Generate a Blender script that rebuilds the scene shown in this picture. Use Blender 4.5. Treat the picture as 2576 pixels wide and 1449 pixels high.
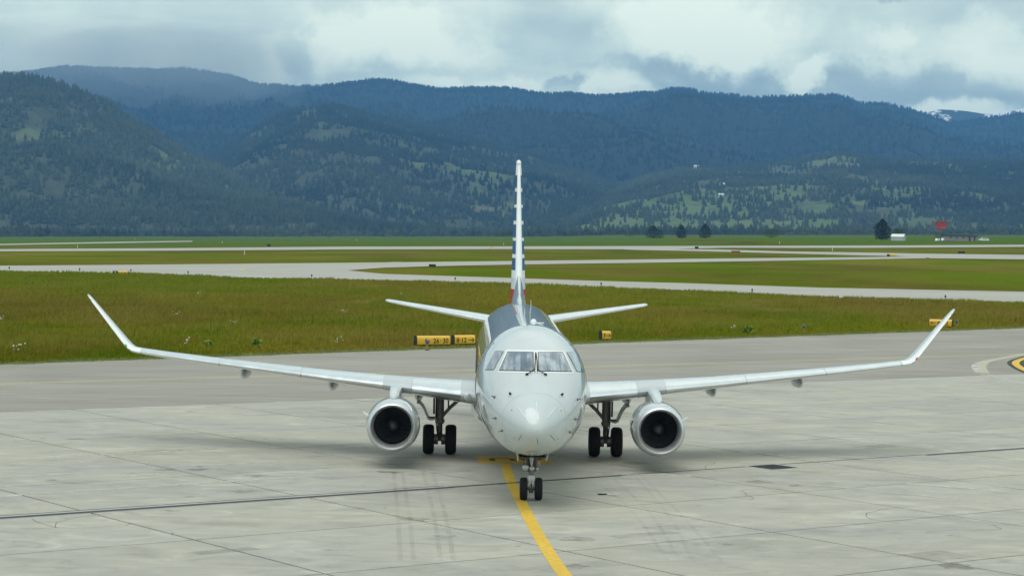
import bpy, bmesh, math, random
import numpy as np
from mathutils import Vector, Matrix, noise as mnoise

for _o in list(bpy.data.objects):
    bpy.data.objects.remove(_o)
SC = bpy.context.scene
COL = SC.collection
R = math.radians
rng = np.random.default_rng(7)
random.seed(7)

# ------------------------------------------------------------------ camera
CAM_H = 6.98
PITCH = math.atan(139.5 / 5468.0)
ROLL = R(1.0)
cd = bpy.data.cameras.new('camera')
cd.sensor_width = 36.0
cd.lens = 36.0 * 5468.0 / 2576.0
cd.clip_start = 0.5
cd.clip_end = 90000.0
cam = bpy.data.objects.new('camera', cd)
COL.objects.link(cam)
cam.matrix_world = (Matrix.Translation((0, 0, CAM_H)) @ Matrix.Rotation(R(90) - PITCH, 4, 'X') @ Matrix.Rotation(ROLL, 4, 'Z'))
SC.camera = cam
SC.render.resolution_x, SC.render.resolution_y = 1024, 575
SC.view_settings.view_transform = 'Standard'
SC.view_settings.look = 'None'
SC.view_settings.exposure = 0.18
SC.view_settings.gamma = 1.0
SC.view_settings.use_curve_mapping = False
SC.render.engine = 'CYCLES'
SC.cycles.use_denoising = True
SC.cycles.max_bounces = 6
SC.cycles.volume_bounces = 0
SC.cycles.transparent_max_bounces = 12
SC.cycles.sample_clamp_indirect = 6.0

# ------------------------------------------------------------------ node helpers
class NT:
    def __init__(s, tree):
        s.t = tree; s.n = tree.nodes; s.l = tree.links
    def add(s, kind, **kw):
        nd = s.n.new(kind)
        for k, v in kw.items():
            if k == 'ins':
                for i, val in v.items():
                    s.put(nd, i, val)
            else:
                setattr(nd, k, v)
        return nd
    def put(s, nd, i, val):
        sock = nd.inputs[i]
        if isinstance(val, bpy.types.NodeSocket):
            s.l.new(val, sock)
        elif isinstance(val, bpy.types.Node):
            s.l.new(val.outputs[0], sock)
        else:
            if hasattr(sock, 'default_value'):
                dv = sock.default_value
                if hasattr(dv, '__len__') and not isinstance(dv, str):
                    if len(dv) == 4 and len(val) == 3:
                        val = (*val, 1.0)
                sock.default_value = val
    def math(s, op, a, b=None, c=None, clamp=False):
        nd = s.n.new('ShaderNodeMath'); nd.operation = op; nd.use_clamp = clamp
        for i, v in enumerate((a, b, c)):
            if v is not None: s.put(nd, i, v)
        return nd.outputs[0]
    def vmath(s, op, a, b=None, out=0):
        nd = s.n.new('ShaderNodeVectorMath'); nd.operation = op
        s.put(nd, 0, a)
        if b is not None: s.put(nd, 1, b)
        return nd.outputs[out]
    def scale(s, v, k):
        nd = s.n.new('ShaderNodeVectorMath'); nd.operation = 'SCALE'
        s.put(nd, 0, v); s.put(nd, 'Scale', k)
        return nd.outputs[0]
    def noise(s, vec, scale, detail=4.0, rough=0.55, dist=0.0, lac=2.0):
        nd = s.n.new('ShaderNodeTexNoise')
        s.put(nd, 'Vector', vec); s.put(nd, 'Scale', scale); s.put(nd, 'Detail', detail)
        s.put(nd, 'Roughness', rough); s.put(nd, 'Distortion', dist); s.put(nd, 'Lacunarity', lac)
        return nd.outputs[0]
    def ramp(s, fac, stops, interp='LINEAR'):
        nd = s.n.new('ShaderNodeValToRGB'); cr = nd.color_ramp; cr.interpolation = interp
        while len(cr.elements) < len(stops): cr.elements.new(0.5)
        for e, (p, c) in zip(cr.elements, stops):
            e.position = p
            if not hasattr(c, '__len__'): c = (c, c, c)
            e.color = (*c[:3], 1.0)
        s.put(nd, 0, fac)
        return nd.outputs[0]
    def maprange(s, v, a, b, c=0.0, d=1.0, smooth=True):
        nd = s.n.new('ShaderNodeMapRange'); nd.clamp = True
        nd.interpolation_type = 'SMOOTHSTEP' if smooth else 'LINEAR'
        for i, x in enumerate((v, a, b, c, d)): s.put(nd, i, x)
        return nd.outputs[0]
    def mix(s, fac, a, b, mode='MIX'):
        nd = s.n.new('ShaderNodeMix'); nd.data_type = 'RGBA'; nd.blend_type = mode
        s.put(nd, 0, fac); s.put(nd, 6, a); s.put(nd, 7, b)
        return nd.outputs[2]
    def mapping(s, vec, loc=(0, 0, 0), rot=(0, 0, 0), scl=(1, 1, 1)):
        nd = s.n.new('ShaderNodeMapping')
        s.put(nd, 'Vector', vec); s.put(nd, 'Location', loc); s.put(nd, 'Rotation', rot); s.put(nd, 'Scale', scl)
        return nd.outputs[0]

# ------------------------------------------------------------------ world: broken overcast over a clear-sky base
SUN_EL, SUN_AZ = 70.0, 205.0       # azimuth clockwise from +Y
world = bpy.data.worlds.new('World')
SC.world = world
world.use_nodes = True
w = NT(world.node_tree)
for nd in list(w.n): w.n.remove(nd)
tc = w.add('ShaderNodeTexCoord')
D = w.vmath('NORMALIZE', tc.outputs['Generated'])
sky = w.add('ShaderNodeTexSky', sky_type='NISHITA', sun_disc=False, sun_elevation=R(SUN_EL), sun_rotation=R(SUN_AZ), altitude=950.0)
bg_clear = w.add('ShaderNodeBackground', ins={'Color': sky.outputs[0], 'Strength': 0.10})
sep = w.add('ShaderNodeSeparateXYZ', ins={0: D})
zc = w.math('MAXIMUM', sep.outputs[2], 0.0)
den = w.math('ADD', zc, 0.11)
inv = w.math('DIVIDE', 1.0, den)
P = w.scale(D, inv)
P = w.vmath('MULTIPLY', P, (1.0, 1.0, 0.0))
Pw = w.vmath('ADD', P, w.scale(w.add('ShaderNodeTexNoise', ins={'Vector': P, 'Scale': 1.1, 'Detail': 3.0}).outputs['Color'], 0.55))
n_big = w.noise(Pw, 0.62, 6.0, 0.52)
n_det = w.noise(Pw, 2.3, 7.0, 0.58)
n_fine = w.noise(D, 26.0, 6.0, 0.6, 0.4)
lum = w.math('ADD', w.math('MULTIPLY', n_big, 0.72), w.math('MULTIPLY', n_det, 0.30))
lum = w.math('ADD', lum, w.math('MULTIPLY', w.math('SUBTRACT', n_fine, 0.5), 0.22))
# cloud masses of this sky: place and spread of each (in thousandths of a tangent), brightness, edge softness
CL = [(-225, 92, 95, 45, 0.09, 1.6), (-130, 88, 28, 45, -0.01, 1.5), (-105, 74, 10, 12, 0.10, 1.2), (-96, 79, 9, 11, -0.20, 1.2), (-55, 86, 42, 14, 0.26, 0.8), (-52, 88, 16, 8, 0.10, 0.7),
      (-40, 72, 45, 5, -0.08, 1.3), (-28, 66, 34, 4, 0.16, 1.0), (22, 98, 26, 12, -0.12, 1.3), (14, 68, 46, 7, 0.30, 0.9), (17, 70, 10, 6, -0.32, 0.5), (85, 93, 40, 14, 0.26, 0.8), (95, 104, 60, 14, 0.08, 1.5),
      (78, 72, 42, 7, -0.30, 1.1), (70, 67, 24, 3, 0.06, 1.2), (133, 74, 12, 6, 0.34, 0.7), (190, 84, 52, 13, 0.10, 1.2), (165, 90, 14, 6, 0.10, 0.7), (225, 92, 26, 8, 0.10, 0.8),
      (190, 71, 55, 7, -0.25, 1.2), (200, 59, 46, 6, 0.28, 0.9), (150, 112, 20, 3, -0.14, 1.0), (225, 61, 12, 5, -0.10, 1.2)]
az = w.math('DIVIDE', sep.outputs[0], w.math('MAXIMUM', sep.outputs[1], 0.05))
el = w.math('DIVIDE', sep.outputs[2], w.math('MAXIMUM', sep.outputs[1], 0.05))
wob = w.add('ShaderNodeTexNoise', ins={'Vector': D, 'Scale': 22.0, 'Detail': 8.0, 'Roughness': 0.62})
wsep = w.add('ShaderNodeSeparateColor', ins={0: wob.outputs['Color']})
az = w.math('ADD', az, w.math('MULTIPLY', w.math('SUBTRACT', wsep.outputs[0], 0.5), 0.075))
el = w.math('ADD', el, w.math('MULTIPLY', w.math('SUBTRACT', wsep.outputs[1], 0.5), 0.050))
front = w.maprange(sep.outputs[1], 0.3, 0.7)
for (ca, ce, wa, we, amp, soft) in CL:
    da = w.math('DIVIDE', w.math('SUBTRACT', az, ca * .001), wa * .001)
    de = w.math('DIVIDE', w.math('SUBTRACT', el, ce * .001), we * .001)
    r2 = w.math('SQRT', w.math('ADD', w.math('MULTIPLY', da, da), w.math('MULTIPLY', de, de)))
    g = w.math('MULTIPLY', w.maprange(r2, 1.0 + soft * .6, max(1.0 - soft * .6, 0.0)), front)
    lum = w.math('MULTIPLY_ADD', g, amp, lum)
lum = w.math('ADD', lum, w.maprange(az, -0.12, -0.04, 0.0, 0.055))
ccol = w.ramp(lum, [(0.12, (0.30, 0.38, 0.45)), (0.30, (0.46, 0.56, 0.59)), (0.46, (0.62, 0.74, 0.74)), (0.60, (0.88, 0.99, 0.92)), (0.76, (1.12, 1.19, 1.07))])
lowf = w.maprange(sep.outputs[2], 0.02, 0.30, 1.0, 0.0)
ccol = w.mix(lowf, ccol, w.vmath('MULTIPLY', ccol, (1.17, 1.20, 1.04)))
bg_cloud = w.add('ShaderNodeBackground', ins={'Color': ccol, 'Strength': 0.90})
cover = w.maprange(n_big, 0.20, 0.34, 0.80, 0.97)
mixw = w.add('ShaderNodeMixShader', ins={0: cover, 1: bg_clear.outputs[0], 2: bg_cloud.outputs[0]})
wo = w.add('ShaderNodeOutputWorld', ins={0: mixw.outputs[0]})

# ------------------------------------------------------------------ sun behind thin cloud
sd = bpy.data.lights.new('sun', 'SUN')
sd.energy = 1.5
sd.angle = R(46)
sd.color = (1.0, 0.96, 0.89)
sun = bpy.data.objects.new('sun', sd)
COL.objects.link(sun)
sdir = Vector((math.sin(R(SUN_AZ)) * math.cos(R(SUN_EL)), math.cos(R(SUN_AZ)) * math.cos(R(SUN_EL)), math.sin(R(SUN_EL))))
sun.rotation_euler = (-sdir).to_track_quat('-Z', 'Y').to_euler()
sun.location = sdir * 60

# ------------------------------------------------------------------ mesh helpers
def link(o, parent=None):
    COL.objects.link(o)
    if parent is not None: o.parent = parent
    return o
def tag(o, label=None, cat=None, group=None, kind=None):
    if label: o['label'] = label
    if cat: o['category'] = cat
    if group: o['group'] = group
    if kind: o['kind'] = kind
    return o
def empty(name, loc=(0, 0, 0), rz=0.0, parent=None):
    o = bpy.data.objects.new(name, None)
    o.location = loc; o.rotation_euler = (0, 0, rz); o.empty_display_size = 0.2
    return link(o, parent)
def np_mesh(name, V, T, mat=None, smooth=False):
    me = bpy.data.meshes.new(name)
    V = np.asarray(V, np.float32); T = np.asarray(T, np.int32); k = T.shape[1]
    me.vertices.add(len(V)); me.vertices.foreach_set('co', V.ravel())
    me.loops.add(T.size); me.loops.foreach_set('vertex_index', T.ravel())
    me.polygons.add(len(T)); me.polygons.foreach_set('loop_start', np.arange(0, T.size, k, dtype=np.int32))
    if smooth: me.polygons.foreach_set('use_smooth', np.ones(len(T), bool))
    me.update(calc_edges=True)
    if mat: me.materials.append(mat)
    return me
class MB:
    def __init__(s): s.v = []; s.f = []
    def add(s, vs, fs):
        b = len(s.v); s.v += [tuple(v) for v in vs]; s.f += [tuple(i + b for i in f) for f in fs]; return s
    def box(s, c, d, rot=None, taper=1.0):
        hx, hy, hz = d[0] / 2, d[1] / 2, d[2] / 2
        pts = [Vector((sx * hx * (taper if sz > 0 else 1), sy * hy * (taper if sz > 0 else 1), sz * hz)) for sz in (-1, 1) for sy in (-1, 1) for sx in (-1, 1)]
        if rot is not None: pts = [rot @ p for p in pts]
        pts = [(p[0] + c[0], p[1] + c[1], p[2] + c[2]) for p in pts]
        return s.add(pts, [(0, 2, 3, 1), (4, 5, 7, 6), (0, 1, 5, 4), (2, 6, 7, 3), (0, 4, 6, 2), (1, 3, 7, 5)])
    def rings(s, rings, cap0=True, cap1=True, closed=True):
        n = len(rings[0]); vs = [p for r in rings for p in r]; fs = []
        for i in range(len(rings) - 1):
            for j in range(n if closed else n - 1):
                a = i * n + j; b = i * n + (j + 1) % n
                fs.append((a, b, b + n, a + n))
        if cap0: fs.append(tuple(reversed(range(n))))
        if cap1: fs.append(tuple(range((len(rings) - 1) * n, len(rings) * n)))
        return s.add(vs, fs)
    def path(s, pts, r, n=10):
        pts = [Vector(p) for p in pts]
        rs = r if hasattr(r, '__len__') else [r] * len(pts)
        rr = []
        for i, p in enumerate(pts):
            d = (pts[min(i + 1, len(pts) - 1)] - pts[max(i - 1, 0)]).normalized()
            a = d.orthogonal().normalized() if i == 0 else (u - d * u.dot(d)).normalized()
            u = a; b = d.cross(a)
            rr.append([p + (a * math.cos(2 * math.pi * k / n) + b * math.sin(2 * math.pi * k / n)) * rs[i] for k in range(n)])
        return s.rings(rr)
    def lathe(s, prof, o=(0, 0, 0), axis=(0, 1, 0), n=32, caps=(False, False)):
        ax = Vector(axis).normalized()
        a = Vector((0, 0, 1)) if abs(ax.z) < 0.9 else Vector((1, 0, 0))
        a = (a - ax * a.dot(ax)).normalized(); b = ax.cross(a); o = Vector(o)
        rr = [[o + ax * t + (a * math.cos(2 * math.pi * k / n) + b * math.sin(2 * math.pi * k / n)) * r for k in range(n)] for (r, t) in prof]
        return s.rings(rr, caps[0], caps[1])
    def prism(s, poly, z0, z1):
        n = len(poly)
        vs = [(x, y, z0) for x, y in poly] + [(x, y, z1) for x, y in poly]
        fs = [tuple(reversed(range(n))), tuple(range(n, 2 * n))] + [(i, (i + 1) % n, (i + 1) % n + n, i + n) for i in range(n)]
        return s.add(vs, fs)
    def mesh(s, name, mat=None, smooth=35):
        me = bpy.data.meshes.new(name)
        me.from_pydata([tuple(v) for v in s.v], [], s.f)
        bm = bmesh.new(); bm.from_mesh(me)
        bmesh.ops.recalc_face_normals(bm, faces=bm.faces)
        bm.to_mesh(me); bm.free()
        if smooth:
            me.polygons.foreach_set('use_smooth', np.ones(len(me.polygons), bool))
            me.set_sharp_from_angle(angle=R(smooth))
        if mat: me.materials.append(mat)
        me.update()
        return me
    def build(s, name, mat, parent=None, smooth=35, loc=None):
        o = bpy.data.objects.new(name, s.mesh(name, mat, smooth))
        if loc is not None: o.location = loc
        return link(o, parent)
def obj_of(name, me, parent=None, loc=None, rz=0.0):
    o = bpy.data.objects.new(name, me)
    if loc is not None: o.location = loc
    o.rotation_euler = (0, 0, rz)
    return link(o, parent)
def copy_tree(o, parent=None):
    kids = list(o.children)
    c = o.copy(); COL.objects.link(c); c.parent = parent
    for k in kids: copy_tree(k, c)
    return c

# ------------------------------------------------------------------ materials
def material(name, col, rough=0.6, metal=0.0, coat=0.0, spec=0.5, build=None):
    m = bpy.data.materials.new(name); m.use_nodes = True
    t = NT(m.node_tree)
    b = t.n['Principled BSDF']
    t.put(b, 'Base Color', col); t.put(b, 'Roughness', rough); t.put(b, 'Metallic', metal)
    t.put(b, 'Coat Weight', coat); t.put(b, 'Coat Roughness', 0.05); t.put(b, 'Specular IOR Level', spec)
    if build: build(t, b)
    return m
def vary(amount=0.12, scale=3.0, rough_amt=0.1, detail=5.0, coords='Object'):
    """slight mottling of colour and gloss"""
    def fn(t, b):
        c = t.add('ShaderNodeTexCoord').outputs[coords]
        n = t.noise(c, scale, detail, 0.6)
        base = tuple(b.inputs['Base Color'].default_value)[:3]
        k = t.maprange(n, 0.25, 0.75, 1 - amount, 1 + amount, smooth=False)
        t.put(b, 'Base Color', t.vmath('MULTIPLY', base, t.add('ShaderNodeCombineXYZ', ins={0: k, 1: k, 2: k}).outputs[0]))
        r0 = b.inputs['Roughness'].default_value
        t.put(b, 'Roughness', t.maprange(n, 0.25, 0.75, max(r0 - rough_amt, 0.02), min(r0 + rough_amt, 1), smooth=False))
    return fn
def pos(t):
    return t.add('ShaderNodeNewGeometry').outputs['Position']

def smooth01(a, b, x):
    t = np.clip((np.asarray(x, float) - a) / (b - a), 0, 1)
    return t * t * (3 - 2 * t)
def gz(x, y):
    """height of the airfield: level round the apron, the far field leans up to the right with a low bank there"""
    x = np.asarray(x, float); y = np.asarray(y, float)
    return 0.0175 * np.clip(x, -1500, 1500) * smooth01(200, 1000, y) + 2.6 * smooth01(1120, 1260, y) * smooth01(40, 160, x)
_F = 5468.0
def sight(u, v):
    """direction of sight for a point of the 2576 x 1449 photograph"""
    a, b = u - 1288.0, -(v - 724.5)
    c, s = math.cos(ROLL), math.sin(ROLL)
    a, b = a * c - b * s, a * s + b * c
    cp, sp = math.cos(-PITCH), math.sin(-PITCH)
    return Vector((a, _F * cp - b * sp, _F * sp + b * cp)) / _F
def spot(u, v):
    """place on the airfield ground seen at a photograph point"""
    d = sight(u, v)
    t0, t = 20.0, 20.0
    while t < 9000:
        p = d * t
        if CAM_H + p.z < float(gz(p.x, p.y)): break
        t0 = t; t *= 1.01
    for _ in range(30):
        m = 0.5 * (t0 + t); p = d * m
        if CAM_H + p.z < float(gz(p.x, p.y)): t = m
        else: t0 = m
    p = d * t
    return Vector((p.x, p.y, float(gz(p.x, p.y))))

# ================================================================== GROUND
def grass_colour(t, dry=0.5):
    p = pos(t)
    q = t.vmath('MULTIPLY', p, (1.0, 0.42, 0.0))
    n1 = t.noise(q, 0.035, 5.0, 0.6, 0.4)
    n2 = t.noise(q, 0.22, 6.0, 0.65)
    n3 = t.noise(p, 2.4, 4.0, 0.7)
    green = t.ramp(n3, [(0.25, (0.060, 0.088, 0.003)), (0.55, (0.098, 0.138, 0.004)), (0.8, (0.150, 0.185, 0.012))])
    olive = t.ramp(n3, [(0.25, (0.080, 0.083, 0.006)), (0.5, (0.126, 0.130, 0.011)), (0.8, (0.19, 0.18, 0.03))])
    brown = t.ramp(n3, [(0.25, (0.092, 0.075, 0.016)), (0.5, (0.145, 0.115, 0.030)), (0.8, (0.21, 0.17, 0.06))])
    f = t.math('ADD', t.math('MULTIPLY', n1, 0.75), t.math('MULTIPLY', n2, 0.35))
    c = t.mix(t.maprange(f, 0.44, 0.58), green, olive)
    c = t.mix(t.maprange(f, 0.53, 0.67, 0.0, 0.85), c, brown)
    n0 = t.noise(q, 0.013, 5.0, 0.62, 0.6)
    kk_ = t.maprange(n0, 0.32, 0.68, 0.62, 1.18, smooth=False)
    c = t.vmath('MULTIPLY', c, t.add('ShaderNodeCombineXYZ', ins={0: kk_, 1: kk_, 2: kk_}).outputs[0])
    c = t.mix(t.math('MULTIPLY', t.maprange(t.noise(t.vmath('MULTIPLY', p, (1.0, 0.3, 0.0)), 0.05, 5.0, 0.65, 0.8), 0.60, 0.72), 0.55), c, (0.20, 0.17, 0.075))
    # mown, fresher ground past the second taxiway
    sepp = t.add('ShaderNodeSeparateXYZ', ins={0: p})
    lush = t.math('MULTIPLY', t.maprange(sepp.outputs[1], 1050.0, 1150.0), t.maprange(t.noise(q, 0.012, 4.0), 0.34, 0.5))
    c = t.mix(lush, c, t.ramp(n2, [(0.2, (0.055, 0.098, 0.008)), (0.8, (0.095, 0.145, 0.014))]))
    left = t.math('MULTIPLY', t.maprange(sepp.outputs[0], -8.0, -40.0), t.math('MULTIPLY', t.maprange(sepp.outputs[1], 205.0, 240.0), t.maprange(sepp.outputs[1], 330.0, 300.0)))
    right = t.math('MULTIPLY', t.maprange(sepp.outputs[0], 55.0, 90.0), t.math('MULTIPLY', t.maprange(sepp.outputs[1], 290.0, 320.0), t.maprange(sepp.outputs[1], 460.0, 430.0)))
    c = t.mix(t.math('MULTIPLY', t.math('MAXIMUM', left, right), t.maprange(n2, 0.3, 0.55)), c, green)
    return c, n3
def _grass(t, b):
    c, n = grass_colour(t)
    t.put(b, 'Base Color', c)
M_GRASS = material('meadow_grass', (0.08, 0.09, 0.02), 0.95, spec=0.0, build=_grass)

def grid_axis(near, far, step, n, grow):
    a = list(np.arange(-near, near + 1e-6, step)); x = near
    k = step
    while x < far:
        k *= grow; x += k; a.append(x); a.insert(0, -x)
    return np.array(a)
gx = grid_axis(350, 16000, 12.5, 0, 1.35)
gy = list(np.arange(-60, 1500, 12.5)); k = 12.5
while gy[-1] < 30000: k *= 1.22; gy.append(gy[-1] + k)
gy = np.array(gy); gy = gy[gy < 16200]; gx = gx[np.abs(gx) < 9300]
X, Y = np.meshgrid(gx, gy)
Z = gz(X, Y) - 0.06
nx, ny = len(gx), len(gy)
ii = (np.arange(ny - 1)[:, None] * nx + np.arange(nx - 1)[None, :]).ravel()
ground = obj_of('ground', np_mesh('ground', np.stack([X, Y, Z], -1).reshape(-1, 3), np.stack([ii, ii + 1, ii + nx + 1, ii + nx], -1), M_GRASS, True))
tag(ground, 'olive and green airfield meadow reaching to the foot of the hills', 'grass field', kind='structure')

# ------------------------------------------------------------------ apron of concrete slabs
GA = R(36.6)
EB = Vector((math.cos(GA), math.sin(GA), 0)); EA = Vector((-math.sin(GA), math.cos(GA), 0))
def uv(u, v, z=0.0):
    p = EB * u + EA * v
    return (p.x, p.y, z)
def to_uv(p):
    p = Vector((p[0], p[1], 0))
    return p.dot(EB), p.dot(EA)
def _concrete(t, b):
    p = pos(t)
    rnd = t.add('ShaderNodeObjectInfo').outputs['Random']
    r = t.mapping(p, rot=(0, 0, -GA), scl=(0.55, 1.0, 1.0))
    big = t.noise(r, 0.22, 5.0, 0.6, 0.6)
    mid = t.noise(r, 1.15, 6.0, 0.62, 1.2)
    fin = t.noise(p, 14.0, 5.0, 0.7)
    base = t.ramp(mid, [(0.28, (0.270, 0.260, 0.222)), (0.45, (0.350, 0.339, 0.292)), (0.58, (0.388, 0.376, 0.328)), (0.74, (0.475, 0.462, 0.405))])
    k = t.math('ADD', t.maprange(big, 0.25, 0.75, 0.84, 1.12, smooth=False), t.math('MULTIPLY', t.math('SUBTRACT', rnd, 0.5), 0.10))
    k = t.math('MULTIPLY', k, t.maprange(fin, 0.2, 0.8, 0.90, 1.10, smooth=False))
    kv = t.add('ShaderNodeCombineXYZ', ins={0: k, 1: k, 2: t.math('MULTIPLY', k, t.maprange(big, 0.3, 0.7, 1.05, 0.95))}).outputs[0]
    c = t.vmath('MULTIPLY', base, kv)
    stain = t.math('MULTIPLY', t.maprange(t.noise(p, 0.5, 6.0, 0.7, 2.0), 0.62, 0.80), 0.35)
    c = t.mix(stain, c, (0.12, 0.115, 0.10))
    spots = t.maprange(t.noise(p, 2.7, 2.0, 0.5), 0.735, 0.76)
    c = t.mix(t.math('MULTIPLY', spots, 0.5), c, (0.10, 0.10, 0.095))
    t.put(b, 'Base Color', c)
    bump = t.add('ShaderNodeBump', ins={'Strength': 0.25, 'Distance': 0.01, 'Height': fin})
    t.put(b, 'Normal', bump.outputs[0])
    t.put(b, 'Roughness', t.maprange(mid, 0.3, 0.7, 0.62, 0.85))
M_CONC = material('apron_concrete', (0.32, 0.32, 0.29), 0.8, spec=0.35, build=_concrete)
M_JOINT = material('joint_filler', (0.075, 0.077, 0.075), 0.9, build=vary(0.3, 4.0))
def sheet(name, corners, mat, parent, z=0.004, kind=None):
    m = MB(); m.add([(c[0], c[1], z if len(c) < 3 else c[2] + z) for c in corners], [tuple(range(len(corners)))])
    o = m.build(name, mat, parent, smooth=0)
    if kind: o['kind'] = kind
    return o
APRON_V = 75.9
apron = MB().add([uv(-45, -45, -0.05), uv(160, -45, -0.05), uv(160, APRON_V, -0.05), uv(-45, APRON_V, -0.05)], [(0, 1, 2, 3)]).build('apron', M_JOINT, None, 0)
tag(apron, 'pale grey concrete apron of square slabs under the parked jet', 'apron', kind='structure')
SU, SV = 6.2, 5.55
sl = MB()
g = 0.036
sl.rings([[(sx * (SU / 2 - g - e), sy * (SV / 2 - g - e), z) for sx, sy in ((-1, -1), (1, -1), (1, 1), (-1, 1))] for e, z in ((0, -0.048), (0, -0.006), (0.006, 0.0))], False, True)
slab_me = sl.mesh('slab', M_CONC, 0)
U0, V0 = 29.45, 48.6
for i in range(-8, 15):
    for j in range(-9, 5):
        cu, cv = U0 + SU * (i + 0.5), V0 + SV * (j + 0.5)
        p = EB * cu + EA * cv
        if cv + SV / 2 > APRON_V + 0.1: continue
        if p.y < 36 or abs(p.x) > 0.2356 * p.y * 1.18 + 5: continue
        o = obj_of('slab', slab_me, apron, (p.x, p.y, 0.0), GA)
# last, wider row against the asphalt
for i in range(-8, 17):
    cu = U0 + SU * (i + 0.5); v0 = V0 + SV * 4 + SV; v0 = V0 + SV * 4
    cv = (v0 + APRON_V) / 2; p = EB * cu + EA * cv
    if abs(p.x) > 0.2356 * p.y * 1.18 + 6: continue
    pass
rowv0 = V0 + SV * 4
# ------------------------------------------------------------------ asphalt taxiway in paving lanes
def _asphalt(t, b):
    p = pos(t)
    rnd = t.add('ShaderNodeObjectInfo').outputs['Random']
    r = t.mapping(p, rot=(0, 0, -GA), scl=(0.05, 1.0, 1.0))
    st = t.noise(r, 1.3, 6.0, 0.65)
    bl = t.noise(p, 0.12, 5.0, 0.6, 0.5)
    fin = t.noise(p, 9.0, 5.0, 0.7)
    k = t.math('MULTIPLY', t.maprange(st, 0.25, 0.75, 0.84, 1.14, smooth=False), t.maprange(fin, 0.2, 0.8, 0.9, 1.1, smooth=False))
    k = t.math('MULTIPLY', k, t.math('ADD', t.maprange(bl, 0.25, 0.75, 0.86, 1.06), t.math('MULTIPLY', rnd, 0.10)))
    t.put(b, 'Base Color', t.vmath('MULTIPLY', (0.282, 0.265, 0.232), t.add('ShaderNodeCombineXYZ', ins={0: k, 1: k, 2: k}).outputs[0]))
    bump = t.add('ShaderNodeBump', ins={'Strength': 0.3, 'Distance': 0.01, 'Height': fin})
    t.put(b, 'Normal', bump.outputs[0])
M_ASPH = material('worn_asphalt', (0.22, 0.215, 0.2), 0.85, spec=0.3, build=_asphalt)
taxi = MB().add([uv(-20, APRON_V + .01, -0.05), uv(220, APRON_V + .01, -0.05), uv(220, 128.7, -0.05), uv(-20, 91.7, -0.05)], [(0, 1, 2, 3)]).build('taxiway', M_JOINT, None, 0)
tag(taxi, 'grey asphalt taxiway running behind the parked jet', 'taxiway', kind='structure')
EDGE = lambda v: 43.7 + (v - 101.5) / 0.1543
for k in range(14):
    a, b_ = APRON_V + 0.02 + 3.75 * k, APRON_V + 3.75 * (k + 1) - 0.02
    ua, ub = max(-18, EDGE(a)), max(-18, EDGE(b_))
    if ub > 200: break
    m = MB()
    mid = max(ua, ub)
    m.add([uv(ua, a), uv(215, a), uv(215, b_), uv(ub, b_), uv(ua, a, -.045), uv(215, a, -.045), uv(215, b_, -.045), uv(ub, b_, -.045)], [(0, 1, 2, 3), (0, 4, 5, 1), (1, 5, 6, 2), (2, 6, 7, 3), (3, 7, 4, 0)])
    m.build('paving_lane', M_ASPH, taxi, 0)
# concrete slabs next to the asphalt
m = MB(); hv = (APRON_V - rowv0)
for i in range(-3, 14):
    cu, cv = U0 + SU * (i + 0.5), rowv0 + hv / 2
    p = EB * cu + EA * cv
    if hv > 1.0 and abs(p.x) < 0.2356 * p.y * 1.18 + 5:
        o = obj_of('slab', slab_me, apron, (p.x, p.y, 0.0), GA); o.scale = (1, (hv) / SV, 1)

# ------------------------------------------------------------------ paint, marks, drains
def worn(col, amt=0.5, scale=7.0, lo=0.38, hi=0.62, rough=0.7, amax=1.0):
    def fn(t, b):
        p = pos(t)
        n = t.noise(p, scale, 6.0, 0.7)
        n2 = t.noise(p, 0.8, 4.0, 0.6)
        t.put(b, 'Base Color', t.vmath('MULTIPLY', col, t.add('ShaderNodeCombineXYZ', ins={i: t.maprange(n2, 0.2, 0.8, 0.8, 1.15) for i in range(3)}).outputs[0]))
        al = t.maprange(t.math('ADD', t.math('MULTIPLY', n, 0.6), t.math('MULTIPLY', n2, 0.4)), lo, hi, amax, amax * (1.0 - amt))
        t.put(b, 'Alpha', al)
    return material('paint', col, rough, spec=0.3, build=fn)
M_YEL = worn((0.74, 0.47, 0.055), 0.22)
M_YEL2 = worn((0.64, 0.54, 0.22), 0.45)
M_BEIGE = worn((0.52, 0.50, 0.39), 0.4)
M_BLKP = worn((0.035, 0.036, 0.035), 0.4)
M_GHOST = worn((0.56, 0.56, 0.50), 0.75, 2.2, 0.40, 0.62)
M_GHOST2 = worn((0.58, 0.575, 0.51), 0.7, 2.4, 0.36, 0.62, amax=0.8)
M_RUBBER = worn((0.20, 0.195, 0.175), 0.85, 0.5, 0.30, 0.62, amax=0.16)
M_RUBBER2 = worn((0.20, 0.195, 0.175), 0.9, 0.5, 0.30, 0.62, amax=0.11)
M_CRACK = worn((0.045, 0.045, 0.045), 0.5, 2.0, 0.45, 0.65)
M_GRATE = material('iron_grate', (0.035, 0.036, 0.04), 0.55, 0.6, build=vary(0.3, 8.0))
def ribbon(name, pts, width, mat, parent, z=0.004, sub=1):
    """flat painted strip along points on the ground"""
    pts = [Vector((p[0], p[1], 0)) for p in pts]
    wl = width if hasattr(width, '__len__') else [width] * len(pts)
    L, Rr = [], []
    for i, p in enumerate(pts):
        d = (pts[min(i + 1, len(pts) - 1)] - pts[max(i - 1, 0)]).normalized()
        nrm = Vector((-d.y, d.x, 0))
        L.append(p + nrm * wl[i] / 2); Rr.append(p - nrm * wl[i] / 2)
    m = MB(); n = len(pts)
    zz = lambda p: float(gz(p.x, p.y)) + z
    m.add([(p.x, p.y, zz(p)) for p in L] + [(p.x, p.y, zz(p)) for p in Rr], [(i, i + n, i + n + 1, i + 1) for i in range(n - 1)])
    return m.build(name, mat, parent, 0)
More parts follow.
